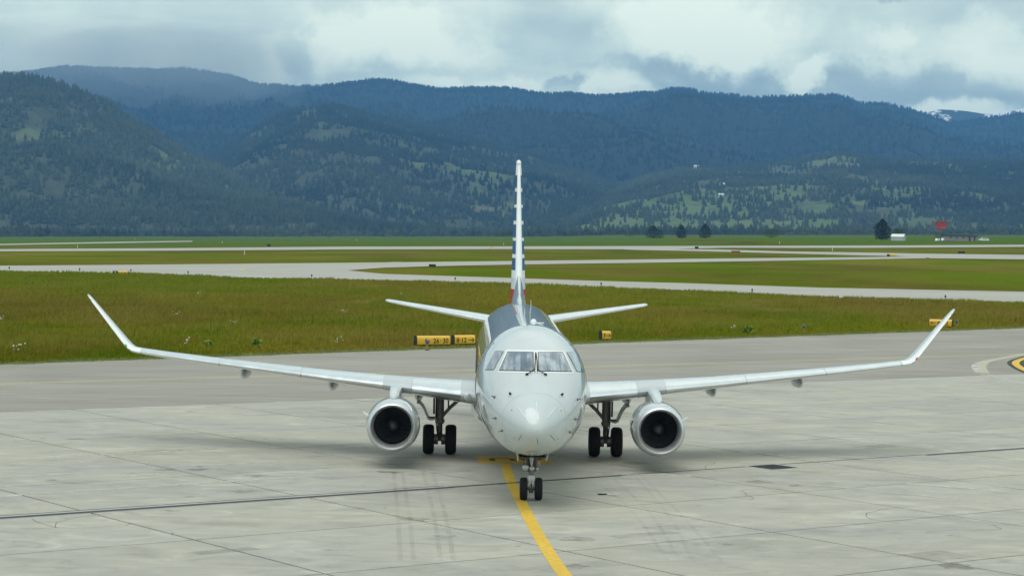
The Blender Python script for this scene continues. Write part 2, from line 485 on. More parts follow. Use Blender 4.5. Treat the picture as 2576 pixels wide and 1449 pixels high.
def curve_pts(pts, n=24):
    """Catmull-Rom through points"""
    P_ = [Vector((p[0], p[1], 0)) for p in pts]; P_ = [P_[0] * 2 - P_[1]] + P_ + [P_[-1] * 2 - P_[-2]]
    out = []
    for i in range(1, len(P_) - 2):
        for k in range(n):
            t = k / n; a, b, c, d = P_[i - 1:i + 3]
            out.append(0.5 * ((2 * b) + (c - a) * t + (2 * a - 5 * b + 4 * c - d) * t * t + (3 * b - a - 3 * c + d) * t ** 3))
    out.append(P_[-2])
    return out
lead = [(2.9, 34.0), (1.95, 38.5), (1.20, 44.15), (0.70, 50.3), (0.325, 56.45), (0.06, 61.0), (-0.10, 65.45)]
ribbon('lead_in_line', curve_pts(lead, 8), 0.30, M_YEL, apron, 0.0045)
sheet('yellow_stand_box', [(-0.84, 65.50), (1.36, 65.86), (1.20, 67.86), (-1.10, 67.60)], M_YEL, apron, 0.006)
c7 = lambda x, y: spot((2031 + x / 1.288) * .639, (1400 + y / 1.288) * .639)
c6 = lambda x, y: spot((x / 1.288) * .639, (1400 + y / 1.288) * .639)
for a, b_, wd, mt in [(c6(-150, 541), c6(1100, 470), .30, M_GHOST2), (c6(-100, 624), c6(430, 593), .30, M_GHOST2), (c6(130, 702), c6(1600, 610), .30, M_GHOST2),
                      (c6(-150, 728), c6(120, 702), .30, M_GHOST), (c6(860, 563), c6(1430, 535), .28, M_GHOST2), (c6(600, 614), c6(820, 598), .3, M_GHOST), (c6(1890, 517), c6(2400, 517), .12, M_GHOST2),
                      (c7(1250, 627), c7(2650, 770), .22, M_GHOST2), (c7(1500, 571), c7(2060, 618), .26, M_GHOST2), (c7(1620, 508), c7(2640, 590), .22, M_GHOST2),
                      (c7(900, 162), c7(2640, 239), .10, M_GHOST2), (c7(330, 598), c7(960, 610), .16, M_GHOST), (c7(1100, 485), c7(1640, 530), .2, M_GHOST), (c7(1900, 640), c7(2640, 700), .2, M_GHOST)]:
    ribbon('faded_line', [a, a.lerp(b_, .25), a.lerp(b_, .5), a.lerp(b_, .75), b_], wd, mt, apron, 0.004)
# tyre marks
for x0, x1, y0, y1 in [(1996, 2030, 590, 1040), (2040, 2098, 590, 1035), (2140, 2235, 570, 1040), (2195, 2300, 590, 1040)]:
    a, b_, c_ = c6(x0, y0), c6(x0 + (x1 - x0) * .62, (y0 + y1) / 2), c6(x1, y1)
    ribbon('tyre_mark', curve_pts([a, b_, c_], 6), .11, M_RUBBER, apron, 0.005)
for pts in [[(430, 650), (600, 800), (770, 1040)], [(500, 625), (690, 810), (830, 1040)], [(610, 615), (790, 830), (890, 1030)], [(640, 610), (860, 830), (1045, 1045)]]:
    ribbon('tyre_mark', curve_pts([c7(*p) for p in pts], 6), .10, M_RUBBER2, apron, 0.005)
# trench drain along the joint, crack and square grate
def along(u0, u1, v, n=10): return [uv(u0 + (u1 - u0) * i / n, v) for i in range(n + 1)]
M_KERB = material('drain_frame', (0.40, 0.40, 0.37), 0.8, build=vary(0.12, 3.0))
drain = empty('trench_drain', uv(20, V0), 0, None)
tag(drain, 'long dark trench drain slot crossing the concrete apron under the nose', 'drain')
def dchild(name, pts, wd, mat, z):
    o = ribbon(name, [(p[0] - drain.location.x, p[1] - drain.location.y) for p in pts], wd, mat, drain, z); return o
ua, ub = to_uv(c6(-200, 838))[0], to_uv(c6(2300, 668))[0]
dchild('frame', along(ua, ub, V0 - .02), 0.66, M_KERB, 0.004)
dchild('grating', along(ua, ub, V0 - .14), 0.28, M_GRATE, 0.008)
dchild('slot', along(ua, ub, V0 + .24), 0.07, M_GRATE, 0.008)
uc, ud = to_uv(c7(2070, 502))[0], to_uv(c7(2700, 460))[0]
dchild('frame', along(uc, ud, V0 - .02), 0.66, M_KERB, 0.004)
dchild('grating', along(uc, ud, V0 - .14), 0.28, M_GRATE, 0.008)
ribbon('joint_crack', along(ub, uc, V0), 0.07, M_CRACK, apron, 0.005)
ribbon('joint_crack', along(ub - 1, ub + 6, V0 - .12), 0.09, M_CRACK, apron, 0.0055)
gc = (c7(1205, 560) + c7(1400, 568)) / 2
grate = empty('drain_grate', (gc.x, gc.y, 0), GA)
tag(grate, 'square black iron drain grate set into the concrete right of the nose wheel', 'drain grate')
mf = MB()
for sx, sy, lx, ly in ((0, .62, 1.36, .12), (0, -.62, 1.36, .12), (.62, 0, .12, 1.12), (-.62, 0, .12, 1.12)): mf.box((sx, sy, .004), (lx, ly, .008))
mf.build('frame', M_KERB, grate, 0)
MB().box((0, 0, 0.0015), (1.12, 1.12, .003)).build('sump', M_BLKP, grate, 0)
bar = MB().box((0, 0, 0), (1.10, .07, .008)).mesh('bar', M_GRATE, 0)
for k in range(9): obj_of('bar', bar, grate, (0, -.5 + k * .125, .007))
# taxiway lines
ribbon('centre_line', along(30, 200, 89.2, 40), 0.26, M_YEL2, taxi, 0.004)
ribbon('faded_line', along(60, 78, 86.6, 8), 0.12, M_BEIGE, taxi, 0.004)
cz = lambda x, y: spot((3600 + x / 5.977) * .639, (1330 + y / 5.977) * .639)
old = [cz(2700, 365), cz(2400, 415), cz(2000, 490), cz(1700, 560), cz(1590, 650), cz(1600, 740), cz(1660, 830)]
ribbon('old_curve_line', curve_pts(old, 8), [0.5] * 49, M_BEIGE, taxi, 0.005)
ribbon('removed_line', curve_pts([cz(1900, 505), cz(1560, 580), cz(1450, 660), cz(1470, 740), cz(1560, 815)], 8), 0.5, M_GHOST, taxi, 0.0045)
ribbon('removed_line', curve_pts([cz(1640, 850), cz(1800, 890), cz(2050, 960), cz(2300, 1030), cz(2700, 1085)], 8), 0.75, M_GHOST2, apron, 0.005)
cv = [cz(3400, 330), cz(2900, 410), cz(2600, 480), cz(2420, 545), cz(2380, 600), cz(2440, 665), cz(2580, 745), cz(2900, 880)]
ribbon('curve_border', curve_pts(cv, 8), 0.95, M_BLKP, taxi, 0.006)
ribbon('curve_line', curve_pts(cv, 8), 0.42, M_YEL, taxi, 0.010)

# ------------------------------------------------------------------ far taxiways and runway
def _far(t, b):
    p = pos(t)
    q = t.vmath('MULTIPLY', p, (0.25, 1.0, 0.0))
    n = t.noise(q, 0.10, 6.0, 0.65)
    n2 = t.noise(p, 0.7, 5.0, 0.7)
    k = t.math('MULTIPLY', t.maprange(n, 0.25, 0.75, 0.86, 1.12, smooth=False), t.maprange(n2, 0.2, 0.8, 0.92, 1.08, smooth=False))
    t.put(b, 'Base Color', t.vmath('MULTIPLY', (0.365, 0.352, 0.312), t.add('ShaderNodeCombineXYZ', ins={0: k, 1: k, 2: k}).outputs[0]))
M_FAR = material('taxiway_concrete', (0.33, 0.33, 0.31), 0.8, spec=0.3, build=_far)
def band(name, top, bot, u0, u1, label, cat, n=64, z=0.03):
    tu, tv = zip(*top); bu, bv = zip(*bot)
    us = np.linspace(u0, u1, n)
    rows = []
    for u in us:
        a = spot(u, float(np.interp(u, tu, tv))); b_ = spot(u, float(np.interp(u, bu, bv)))
        rows.append((a, b_))
    m = MB(); K = 12; vs = []; fs = []
    for a, b_ in rows:
        for k in range(K + 1):
            p = b_.lerp(a, k / K); vs.append((p.x, p.y, float(gz(p.x, p.y)) + z))
    for i in range(n - 1):
        for k in range(K):
            s_ = i * (K + 1) + k; fs.append((s_, s_ + K + 1, s_ + K + 2, s_ + 1))
    m.add(vs, fs)
    o = m.build(name, M_FAR, None, 0)
    return tag(o, label, cat, kind='structure')
B_up = [(600, 668), (874, 680.5), (963, 689.5), (1197, 697), (1499, 707), (1725, 713), (2056, 724), (2576, 734.5), (3000, 744)]
B_lo = [(-500, 675), (0, 684), (335, 690), (670, 702), (863, 705.3), (1097, 710), (1281, 715), (1532, 726), (1725, 733), (2056, 748.5), (2386, 759), (2576, 763), (3000, 772)]
C_up = [(-500, 674), (0, 669), (335, 666.5), (863, 661.5), (1291, 657), (1725, 651.5), (2200, 647), (2330, 645)]
C_lo = [(-500, 675), (0, 684), (335, 690), (670, 702), (873, 705), (875, 680.6), (963, 674), (1097, 670), (1291, 666), (1725, 660), (2200, 652.5), (2330, 650)]
D_up = [(1560, 619), (1699, 626.5), (1798, 628), (1977, 632.6), (2141, 635), (2302, 638), (2556, 641.3), (3000, 646)]
D_lo = [(1560, 627.5), (1597, 629), (1754, 632), (1977, 638), (2173, 643), (2325, 646.5), (2328, 650), (2576, 653), (3000, 656)]
E_up = [(-500, 630), (0, 627), (435, 624.5), (863, 620.8), (1291, 620), (1725, 619), (2173, 618), (2302, 617.5), (2556, 616), (3000, 614)]
E_lo = [(-500, 635), (0, 632.6), (435, 631), (863, 628), (1291, 627), (1597, 627.5), (1699, 626.5), (1821, 623.5), (1977, 624), (2173, 624), (2556, 621.5), (3000, 619.5)]
F_up = [(-500, 622), (0, 614), (268, 609), (486, 606)]
F_lo = [(-500, 625), (0, 617), (368, 610.5), (486, 608.5)]
band('far_taxiway', B_up, B_lo, 860, 2800, 'pale curving taxiway in the middle of the meadow', 'taxiway', 90, 0.035)
band('far_taxiway', C_up, C_lo, -350, 2330, 'pale taxiway joining the curving one at a grass wedge', 'taxiway', 180, 0.03)
band('far_taxiway', D_up, D_lo, 1570, 2800, 'narrow pale taxiway slanting off the distant runway', 'taxiway', 60, 0.035)
band('runway', E_up, E_lo, -350, 2800, 'long straight pale runway across the far meadow', 'runway', 90, 0.03)
band('far_taxiway', F_up, F_lo, -350, 484, 'thin pale strip beyond the runway at far left', 'taxiway', 40, 0.03)
loop = [spot(1010, 658.5), spot(960, 661.5), spot(860, 666.0), spot(720, 671), spot(630, 676), spot(608, 680), spot(630, 684), spot(720, 688)]
lo_ = ribbon('guide_line', curve_pts(loop, 8), 0.5, M_YEL2, bpy.data.objects['far_taxiway.001'], 0.06)

# ================================================================== HILLS
def _hash(ix, iy, seed):
    h = (ix.astype(np.int64) * 374761393 + iy.astype(np.int64) * 668265263 + seed * 1442695041) & 0xFFFFFFFF
    h = ((h ^ (h >> 13)) * 1274126177) & 0xFFFFFFFF
    return ((h ^ (h >> 16)) & 0xFFFF) / 65535.0
def vnoise(x, y, seed=0):
    x = np.asarray(x, float); y = np.asarray(y, float)
    ix, iy = np.floor(x), np.floor(y); fx, fy = x - ix, y - iy
    fx = fx * fx * (3 - 2 * fx); fy = fy * fy * (3 - 2 * fy)
    a, b = _hash(ix, iy, seed), _hash(ix + 1, iy, seed); c, d = _hash(ix, iy + 1, seed), _hash(ix + 1, iy + 1, seed)
    return (a * (1 - fx) + b * fx) * (1 - fy) + (c * (1 - fx) + d * fx) * fy
def fbm(x, y, seed=0, o=4, ridged=False):
    s = 0; a = 0.5; k = 1.0; tot = 0
    for i in range(o):
        n = vnoise(x * k, y * k, seed + i)
        if ridged: n = 1 - np.abs(2 * n - 1)
        s = s + a * n; tot += a; a *= 0.5; k *= 2.03
    return s / tot

class Hill:
    def __init__(h, crest, dc, d0, back, amp, scale, seed, meadow, power=1.0):
        az, el = [], []
        for u, v in crest:
            d = sight(u, v); az.append(d.x / d.y); el.append(d.z / d.y)
        h.az = np.array(az); h.el = np.array(el)
        h.dc = dc; h.d0 = d0; h.back = back; h.amp = amp; h.scale = scale; h.seed = seed; h.meadow_t = meadow; h.power = power
    def crest(h, a):
        e = np.interp(a, h.az, h.el)
        dcv = h.dc * (1 + 0.10 * (fbm(np.asarray(a) * 9 + 3.1, np.asarray(a) * 0 + h.seed, h.seed, 2) - 0.5))
        return e, dcv
    def height(h, a, y):
        e, dcv = h.crest(a)
        zc_ = CAM_H + e * dcv
        t = (y - h.d0) / (dcv - h.d0)
        tc_ = np.clip(t, 0, 1)
        x = a * y
        rid = fbm(x / h.scale, y / h.scale * 0.7, h.seed, 4, True) - 0.62
        det = fbm(x / (h.scale * .22), y / (h.scale * .22), h.seed + 9, 3) - 0.5
        pr = tc_ ** h.power
        z = zc_ * pr + (rid * h.amp + det * h.amp * 0.25) * (4 * tc_ * (1 - tc_)) ** 0.8 * np.clip(zc_ / 300, 0.05, 1.5)
        z = np.minimum(z, CAM_H + (e * (0.90 + 0.10 * tc_)) * y)
        fall = np.clip((y - dcv) / h.back, 0, 1)
        z = np.where(t > 1, zc_ * (1 - 0.75 * fall ** 1.3) - 3 * fall, z)
        z = np.where(t < 0, -2.0 + 0 * z, z)
        return z - 1.0
    def meadow(h, x, y):
        n = fbm(x / 420.0, y / 700.0, h.seed + 31, 4)
        n2 = fbm(x / 90.0, y / 160.0, h.seed + 41, 3)
        return smooth01(h.meadow_t, h.meadow_t + 0.12, 0.5 * n + 0.5 * n2)
    def mesh(h, name, na, nd, mat, amax=0.40):
        A = np.linspace(-amax, amax, na)
        _, dcv = h.crest(A)
        tt = np.concatenate([np.linspace(0, 1, nd) , 1 + np.linspace(0.12, 1.0, 8)])
        Yv = np.where(tt[:, None] <= 1, h.d0 + tt[:, None] * (dcv - h.d0)[None, :], dcv[None, :] + (tt[:, None] - 1) * h.back)
        Av = np.broadcast_to(A[None, :], Yv.shape)
        Zv = h.height(Av, Yv)
        V = np.stack([Av * Yv, Yv, Zv], -1).reshape(-1, 3)
        nr = len(tt)
        i = (np.arange(nr - 1)[:, None] * na + np.arange(na - 1)[None, :]).ravel()
        me = np_mesh(name, V, np.stack([i, i + 1, i + na + 1, i + na], -1), mat, True)
        at = me.attributes.new('meadow', 'FLOAT', 'POINT')
        at.data.foreach_set('value', h.meadow(V[:, 0], V[:, 1]).astype(np.float32))
        return obj_of(name, me)

def hill_mat(name, forest, meadow, snow=None):
    def fn(t, b):
        p = pos(t)
        a = t.add('ShaderNodeAttribute', attribute_name='meadow').outputs['Fac']
        n = t.noise(p, 0.03, 6.0, 0.65)
        n2 = t.noise(p, 0.006, 4.0, 0.6)
        f = t.ramp(n, [(0.25, tuple(c * .6 for c in forest)), (0.5, forest), (0.8, tuple(c * 1.6 for c in forest))])
        m_ = t.ramp(n2, [(0.3, meadow[0]), (0.5, meadow[1]), (0.72, meadow[2])])
        c = t.mix(t.math('MULTIPLY', a, t.maprange(n, 0.3, 0.5)), f, m_)
        if snow:
            z = t.add('ShaderNodeSeparateXYZ', ins={0: p}).outputs[2]
            s_ = t.math('MULTIPLY', t.maprange(z, snow - 60, snow + 40), t.maprange(t.noise(t.vmath('MULTIPLY', p, (1, .3, 2.0)), 0.0030, 5.0, 0.6), 0.46, 0.50))
            c = t.mix(s_, c, (0.85, 0.87, 0.9))
        t.put(b, 'Base Color', c)
    return material(name, forest, 0.95, spec=0.1, build=fn)
MEA = [(0.075, 0.11, 0.035), (0.10, 0.135, 0.045), (0.14, 0.135, 0.075)]
M_H1 = hill_mat('wooded_slope', (0.060, 0.070, 0.040), MEA)
M_H5 = hill_mat('meadow_slope', (0.075, 0.088, 0.048), [(0.08, 0.125, 0.035), (0.11, 0.16, 0.045), (0.16, 0.15, 0.085)])
M_H3 = hill_mat('far_wooded_slope', (0.018, 0.024, 0.015), [(0.05, 0.06, 0.03), (0.07, 0.075, 0.04), (0.09, 0.085, 0.055)])  # ridge ground kept dark: cloud shadow put into its colour
M_H4 = hill_mat('snow_slope', (0.030, 0.040, 0.025), MEA, snow=725)

H3 = Hill([(-900, 235), (-500, 215), (-200, 205), (0, 191), (60, 187), (170, 172), (300, 177), (400, 181), (450, 176), (530, 186), (590, 197), (640, 215), (720, 222), (800, 221), (880, 213), (940, 205), (990, 208), (1050, 221), (1110, 229), (1180, 226), (1280, 226), (1330, 236), (1380, 241), (1440, 239), (1500, 246), (1560, 244), (1600, 239), (1650, 237), (1690, 228), (1730, 229), (1780, 239), (1850, 244), (1900, 251), (1960, 247), (2030, 245), (2100, 243), (2135, 250), (2160, 263), (2220, 262), (2280, 276), (2340, 294), (2385, 310), (2416, 310), (2483, 300), (2576, 288), (2800, 270), (3400, 300)],
          11000, 6000, 4500, 300, 1300, 11, 0.66, 0.85)
H1 = Hill([(-1200, 250), (-700, 215), (-300, 190), (0, 196), (60, 197), (130, 209), (200, 233), (270, 264), (330, 301), (400, 341), (450, 373), (500, 397), (560, 424), (620, 452), (700, 478), (800, 510), (900, 545), (1000, 570), (1100, 583), (1300, 588), (3400, 590)],
          5600, 4000, 1500, 90, 420, 3, 0.615, 0.9)
H2 = Hill([(-1200, 480), (0, 470), (300, 440), (480, 410), (540, 392), (600, 352), (640, 330), (700, 295), (760, 277), (840, 270), (900, 283), (950, 300), (1020, 318), (1100, 331), (1180, 348), (1250, 366), (1350, 386), (1450, 421), (1550, 456), (1650, 491), (1750, 523), (1850, 552), (1950, 575), (2100, 586), (3400, 590)],
          7200, 4600, 2200, 110, 520, 5, 0.59, 0.9)
H5 = Hill([(-1200, 588), (1300, 586), (1400, 540), (1500, 492), (1600, 455), (1713, 421), (1800, 423), (1914, 415), (2000, 408), (2060, 396), (2115, 385), (2180, 398), (2250, 409), (2320, 404), (2400, 407), (2500, 409), (2576, 405), (2900, 395), (3400, 410)],
          6600, 4300, 1800, 90, 420, 8, 0.455, 0.8)
H4 = Hill([(-1200, 420), (1900, 330), (2200, 300), (2279, 279), (2310, 277), (2335, 284), (2360, 275), (2395, 277), (2427, 279), (2450, 283), (2483, 287), (2510, 284), (2576, 273), (2700, 262), (3400, 290)],
          13400, 11900, 1600, 120, 1200, 21, 0.9, 1.0)
for h, name, na, nd, mt, lab in [(H1, 'hill', 300, 70, M_H1, 'nearest wooded hill sloping down from the left edge'), (H2, 'hill', 300, 80, M_H1, 'middle wooded hill behind the tail fin'),
                                 (H5, 'hill', 360, 90, M_H5, 'low foothills with light green meadows at right'), (H3, 'mountain_ridge', 420, 90, M_H3, 'long dark blue wooded mountain ridge along the skyline'),
                                 (H4, 'snowy_mountain', 300, 40, M_H4, 'far blue mountain with thin snow patches at right')]:
    tag(h.mesh(name, na, nd, mt), lab, 'mountain' if 'mount' in name else 'hill', kind='structure')

def conifers(P_, H_, W_, name, mat):
    """many small firs as one mass: two stacked five-sided cones each"""
    n = len(P_)
    k = np.arange(5) * 2 * np.pi / 5
    rot = rng.random(n) * 6.28
    ring = np.stack([np.cos(k[None] + rot[:, None]), np.sin(k[None] + rot[:, None])], -1)
    jit = 0.75 + 0.5 * rng.random((n, 5, 1))
    lean = (rng.random((n, 2)) - .5) * 0.10
    V = np.zeros((n, 12, 3))
    V[:, 0:5, :2] = ring * jit * W_[:, None, None]; V[:, 0:5, 2] = H_[:, None] * 0.10
    V[:, 5, 2] = H_ * 0.72
    V[:, 6:11, :2] = ring[:, ::-1] * jit * W_[:, None, None] * 0.66; V[:, 6:11, 2] = H_[:, None] * 0.45
    V[:, 11, 2] = H_; V[:, 11, :2] = lean * H_[:, None]
    V += P_[:, None, :]
    T = np.array([[i, (i + 1) % 5, 5] for i in range(5)] + [[6 + i, 6 + (i + 1) % 5, 11] for i in range(5)])
    T = (T[None] + (np.arange(n) * 12)[:, None, None]).reshape(-1, 3)
    return obj_of(name, np_mesh(name, V.reshape(-1, 3), T, mat))
def _firs(t, b, col=(0.036, 0.047, 0.029)):
    p = pos(t)
    n = t.noise(p, 0.055, 3.0, 0.6)
    n2 = t.noise(p, 0.004, 4.0, 0.6)
    c = t.ramp(n, [(0.28, tuple(k_ * .6 for k_ in col)), (0.50, col), (0.66, tuple(k_ * 1.45 for k_ in col)), (0.80, (col[0] * 2.3, col[1] * 2.1, col[2] * 1.7))])
    c = t.mix(t.maprange(n2, 0.40, 0.66, 0.0, 0.6), c, tuple(k_ * k2 for k_, k2 in zip(col, (1.7, 1.5, 1.2))))
    n3 = t.noise(p, 0.0013, 4.0, 0.6)
    k3 = t.maprange(n3, 0.33, 0.66, 0.55, 1.5, smooth=False)  # broad light and dark areas paint drifting cloud shadows into the foliage
    c = t.vmath('MULTIPLY', c, t.add('ShaderNodeCombineXYZ', ins={0: k3, 1: k3, 2: k3}).outputs[0])
    t.put(b, 'Base Color', c)
M_FIR = material('fir_foliage', (0.04, 0.066, 0.026), 0.95, spec=0.0, build=_firs)
M_FIR2 = material('cloud_shaded_fir', (0.028, 0.04, 0.024), 0.95, spec=0.0, build=lambda t, b: _firs(t, b, (0.026, 0.036, 0.024)))  # darker copy of the firs, cloud shadow on the middle hill painted in
M_FIRFAR = material('far_cloud_shaded_fir', (0.02, 0.032, 0.016), 0.95, spec=0.0, build=lambda t, b: _firs(t, b, (0.013, 0.020, 0.013)))  # darkest firs: the ridge's cloud shadow is put into the foliage colour
def wood(h, n, hmin, hmax, name, label, wfac=0.24, keep_meadow=0.28, crest_extra=0, mat=None, tmax=1.02, clump=0.0):
    a = (rng.random(n * 3) - .5) * 2 * 0.275
    tt = rng.random(n * 3) ** 0.8 * tmax
    if crest_extra:
        a2 = (rng.random(crest_extra) - .5) * 2 * 0.275
        a = np.concatenate([a2, a]); tt = np.concatenate([0.985 + rng.random(crest_extra) * 0.02, tt])
    _, dcv = h.crest(a)
    y = h.d0 + tt * (dcv - h.d0); x = a * y
    z = h.height(a, y)
    ok = z > 1.0
    md = h.meadow(x, y)
    ok &= (rng.random(len(x)) > md * (1 - keep_meadow))
    ok &= (fbm(x / 60.0, y / 90.0, h.seed + 77, 2) + 0.35 * rng.random(len(x))) > 0.40 + clump
    idx = np.nonzero(ok)[0]
    idx = np.concatenate([idx[idx < crest_extra], idx[idx >= crest_extra][:n]])
    x, y, z = x[idx], y[idx], z[idx]
    H_ = hmin + (hmax - hmin) * rng.random(len(x)) ** 1.3
    o = conifers(np.stack([x, y, z - 1.0], -1), H_, H_ * (wfac + 0.08 * rng.random(len(x))), name, mat or M_FIR)
    return tag(o, label, 'forest', kind='stuff')
wood(H1, 30000, 10, 24, 'forest', 'dense fir forest covering the nearest left hill', clump=0.16)
wood(H2, 32000, 10, 25, 'forest', 'dense fir forest covering the middle hill', clump=0.14, mat=M_FIR2)
wood(H5, 20000, 10, 22, 'forest', 'scattered firs on the right foothill meadows', keep_meadow=0.25, clump=0.15)
wood(H3, 30000, 13, 27, 'forest', 'fir forest with painted-in cloud shade covering the skyline ridge', 0.26, 0.3, crest_extra=1300, mat=M_FIRFAR)
# belt of trees at the edge of the airfield
def belt(n, y0, y1, hmin, hmax, label, dens=0.0, wf=0.3):
    y = y0 + (y1 - y0) * rng.random(n); a = (rng.random(n) - .5) * .56; x = a * y
    keep = fbm(x / 120.0, y / 120.0, 55, 3) > dens
    x, y = x[keep], y[keep]
    H_ = (hmin + (hmax - hmin) * rng.random(len(x)) ** 2) * (0.6 + 0.8 * fbm(x / 200., y / 200., 91, 2))
    return tag(conifers(np.stack([x, y, gz(x, y) - .5], -1), H_, H_ * (wf + 0.12 * rng.random(len(x))), 'tree_belt', M_FIR), label, 'trees', kind='stuff')
belt(5200, 3300, 4300, 9, 21, 'dark belt of trees along the far edge of the airfield', 0.44, 0.30)

# ------------------------------------------------------------------ grass blades, weeds
def _blades(t, b):
    c, n = grass_colour(t)
    c = t.vmath('MULTIPLY', c, (1.82, 1.72, 1.25))
    z = t.add('ShaderNodeSeparateXYZ', ins={0: pos(t)}).outputs[2]
    c = t.mix(t.maprange(z, 0.10, 0.45, 0.0, 0.45), c, (0.30, 0.26, 0.06))
    t.put(b, 'Base Color', c)
M_BLADE = material('grass_blades', (0.09, 0.09, 0.03), 0.95, spec=0.0, build=_blades)
def blades(Px, Py, Hh, Ww, name, mat, nb=3):
    n = len(Px); N = n * nb
    x = np.repeat(Px, nb) + rng.normal(0, .10, N); y = np.repeat(Py, nb) + rng.normal(0, .10, N)
    h_ = np.repeat(Hh, nb) * (0.6 + 0.6 * rng.random(N)); w_ = np.repeat(Ww, nb)
    th = rng.random(N) * 3.14; z0 = gz(x, y) - 0.07
    dx, dy = np.cos(th) * w_ / 2, np.sin(th) * w_ / 2
    lx, ly = rng.normal(.08, .16, N) * h_, rng.normal(0, .16, N) * h_
    V = np.stack([np.stack([x - dx, y - dy, z0], -1), np.stack([x + dx, y + dy, z0], -1), np.stack([x + lx, y + ly, z0 + h_], -1)], 1).reshape(-1, 3)
    return obj_of(name, np_mesh(name, V, np.arange(N * 3).reshape(-1, 3), mat))
xs = []; ys = []
n = 150000
yy = 100 + (rng.random(n * 2) ** 1.6) * 240; aa = (rng.random(n * 2) - .5) * .56; xx = aa * yy
uu = xx * EB.x + yy * EB.y; vv = xx * EA.x + yy * EA.y
edge = 101.5 + (uu - 43.7) * .1543
rag = (fbm(xx / 1.3, yy / 1.3, 5, 3) - .5) * 1.1
bl_u = np.array([-900, 0, 335, 670, 863, 1097, 1281, 1532, 1725, 2056, 2386, 2576, 3000]); bl_v = np.interp(bl_u, *zip(*B_lo))
bl = np.array([tuple(spot(u, v))[:2] for u, v in zip(bl_u[1:], bl_v[1:])]); lim = np.interp(aa, bl[:, 0] / bl[:, 1], bl[:, 1])
ok = (vv > edge + 0.9 + rag) & (yy < lim - 1.0)
xx, yy, dd = xx[ok][:n], yy[ok][:n], (vv - edge)[ok][:n]
tall = np.clip(0.25 + dd / 14.0, 0.25, 1.0) * (0.55 + 0.9 * fbm(xx / 5.0, yy / 9.0, 17, 3))
gr = blades(xx, yy, 0.44 * tall, 0.04 + yy * 0.0005, 'meadow_grass', M_BLADE, 3)
tag(gr, 'tall seeding grass of the meadow behind the taxiway', 'grass', kind='stuff')
# thin verge growing over the asphalt edge
n = 17000
uu = -15 + 205 * rng.random(n); vv = 101.5 + (uu - 43.7) * .1543 + (-.25 + 2.4 * rng.random(n) ** 1.5) + (fbm(uu / 2.2, uu * 0, 3, 3) - .5) * .9
vx, vy = uu * EB.x + vv * EA.x, uu * EB.y + vv * EA.y
kk = np.abs(vx) < .29 * vy + 4
M_VERGE = material('verge_weeds', (0.24, 0.27, 0.10), 0.95, spec=0.0, build=vary(0.4, 0.8, coords='Object'))
tag(blades(vx[kk], vy[kk], np.full(kk.sum(), .13), np.full(kk.sum(), .09), 'verge_grass', M_VERGE, 4), 'short pale verge grass creeping over the taxiway edge', 'grass', kind='stuff')

# ------------------------------------------------------------------ haze
hz = bpy.data.materials.new('haze_air'); hz.use_nodes = True
ht = NT(hz.node_tree)
for nd in list(ht.n): ht.n.remove(nd)
pv = ht.add('ShaderNodeVolumePrincipled', ins={'Color': (0.19, 0.50, 1.0), 'Density': 7.0e-5, 'Anisotropy': 0.0})
ho = ht.add('ShaderNodeOutputMaterial'); ht.l.new(pv.outputs[0], ho.inputs['Volume'])
haze = MB().box((0, 8100, 420), (19000, 17000, 1000)).build('haze', hz, None, 0)
tag(haze, 'thin blue haze in the air over the whole valley', 'haze', kind='stuff')

# ------------------------------------------------------------------ a rain shower hanging over the left end of the ridge
rain = empty('rain_shower', (-1500, 9000, 640))
tag(rain, 'pale veil of rain hanging over the left end of the ridge', 'rain', kind='stuff')
for k, (x, y, z, rx, ry, rz_, dn) in enumerate([(-250, 0, 30, 900, 500, 200, 1.6e-4), (100, 200, 60, 700, 420, 170, 1.6e-4), (-50, 300, 90, 520, 330, 130, 2.0e-4), (330, 100, -20, 300, 250, 240, 1.4e-4), (-500, 200, 60, 480, 330, 160, 1.4e-4), (30, 0, -90, 420, 280, 300, 1.1e-4)]):
    rm = bpy.data.materials.new('rain_air'); rm.use_nodes = True; rt = NT(rm.node_tree)
    for nd in list(rt.n): rt.n.remove(nd)
    v_ = rt.add('ShaderNodeVolumePrincipled', ins={'Color': (0.74, 0.85, 0.93), 'Density': dn * 2.2, 'Anisotropy': 0.0})
    oo = rt.add('ShaderNodeOutputMaterial'); rt.l.new(v_.outputs[0], oo.inputs['Volume'])
    m = MB(); m.rings([[(x + rx * math.sin(f) * math.cos(a), y + ry * math.sin(f) * math.sin(a), z + rz_ * math.cos(f)) for a in np.linspace(0, 2 * math.pi, 25)[:-1]] for f in np.linspace(.02, math.pi - .02, 15)])
    m.build('rain_curtain', rm, rain, 60)

# ================================================================== THE JET
def _silver(t, b):
    c = t.add('ShaderNodeTexCoord').outputs['Object']
    n = t.noise(c, 1.1, 5.0, 0.6); n2 = t.noise(c, 40.0, 3.0, 0.6)
    t.put(b, 'Base Color', t.ramp(n, [(0.3, (0.48, 0.53, 0.545)), (0.7, (0.54, 0.585, 0.60))]))
    t.put(b, 'Roughness', t.maprange(n, 0.3, 0.7, 0.36, 0.46))
    t.put(b, 'Coat Roughness', 0.025)
M_SILVER = material('silver_mica_paint', (0.60, 0.64, 0.66), 0.45, 0.0, coat=1.0, spec=0.2, build=_silver)
M_WHITE = material('white_gloss_paint', (0.78, 0.80, 0.80), 0.3, 0.0, coat=0.6, build=vary(0.04, 1.5, 0.06))
M_GREYP = material('grey_wing_paint', (0.50, 0.53, 0.55), 0.35, 0.2, coat=0.4, build=vary(0.07, 1.2, 0.08))
M_ALU = material('polished_aluminium', (0.86, 0.88, 0.89), 0.20, 0.92, build=vary(0.05, 2.0, 0.06))
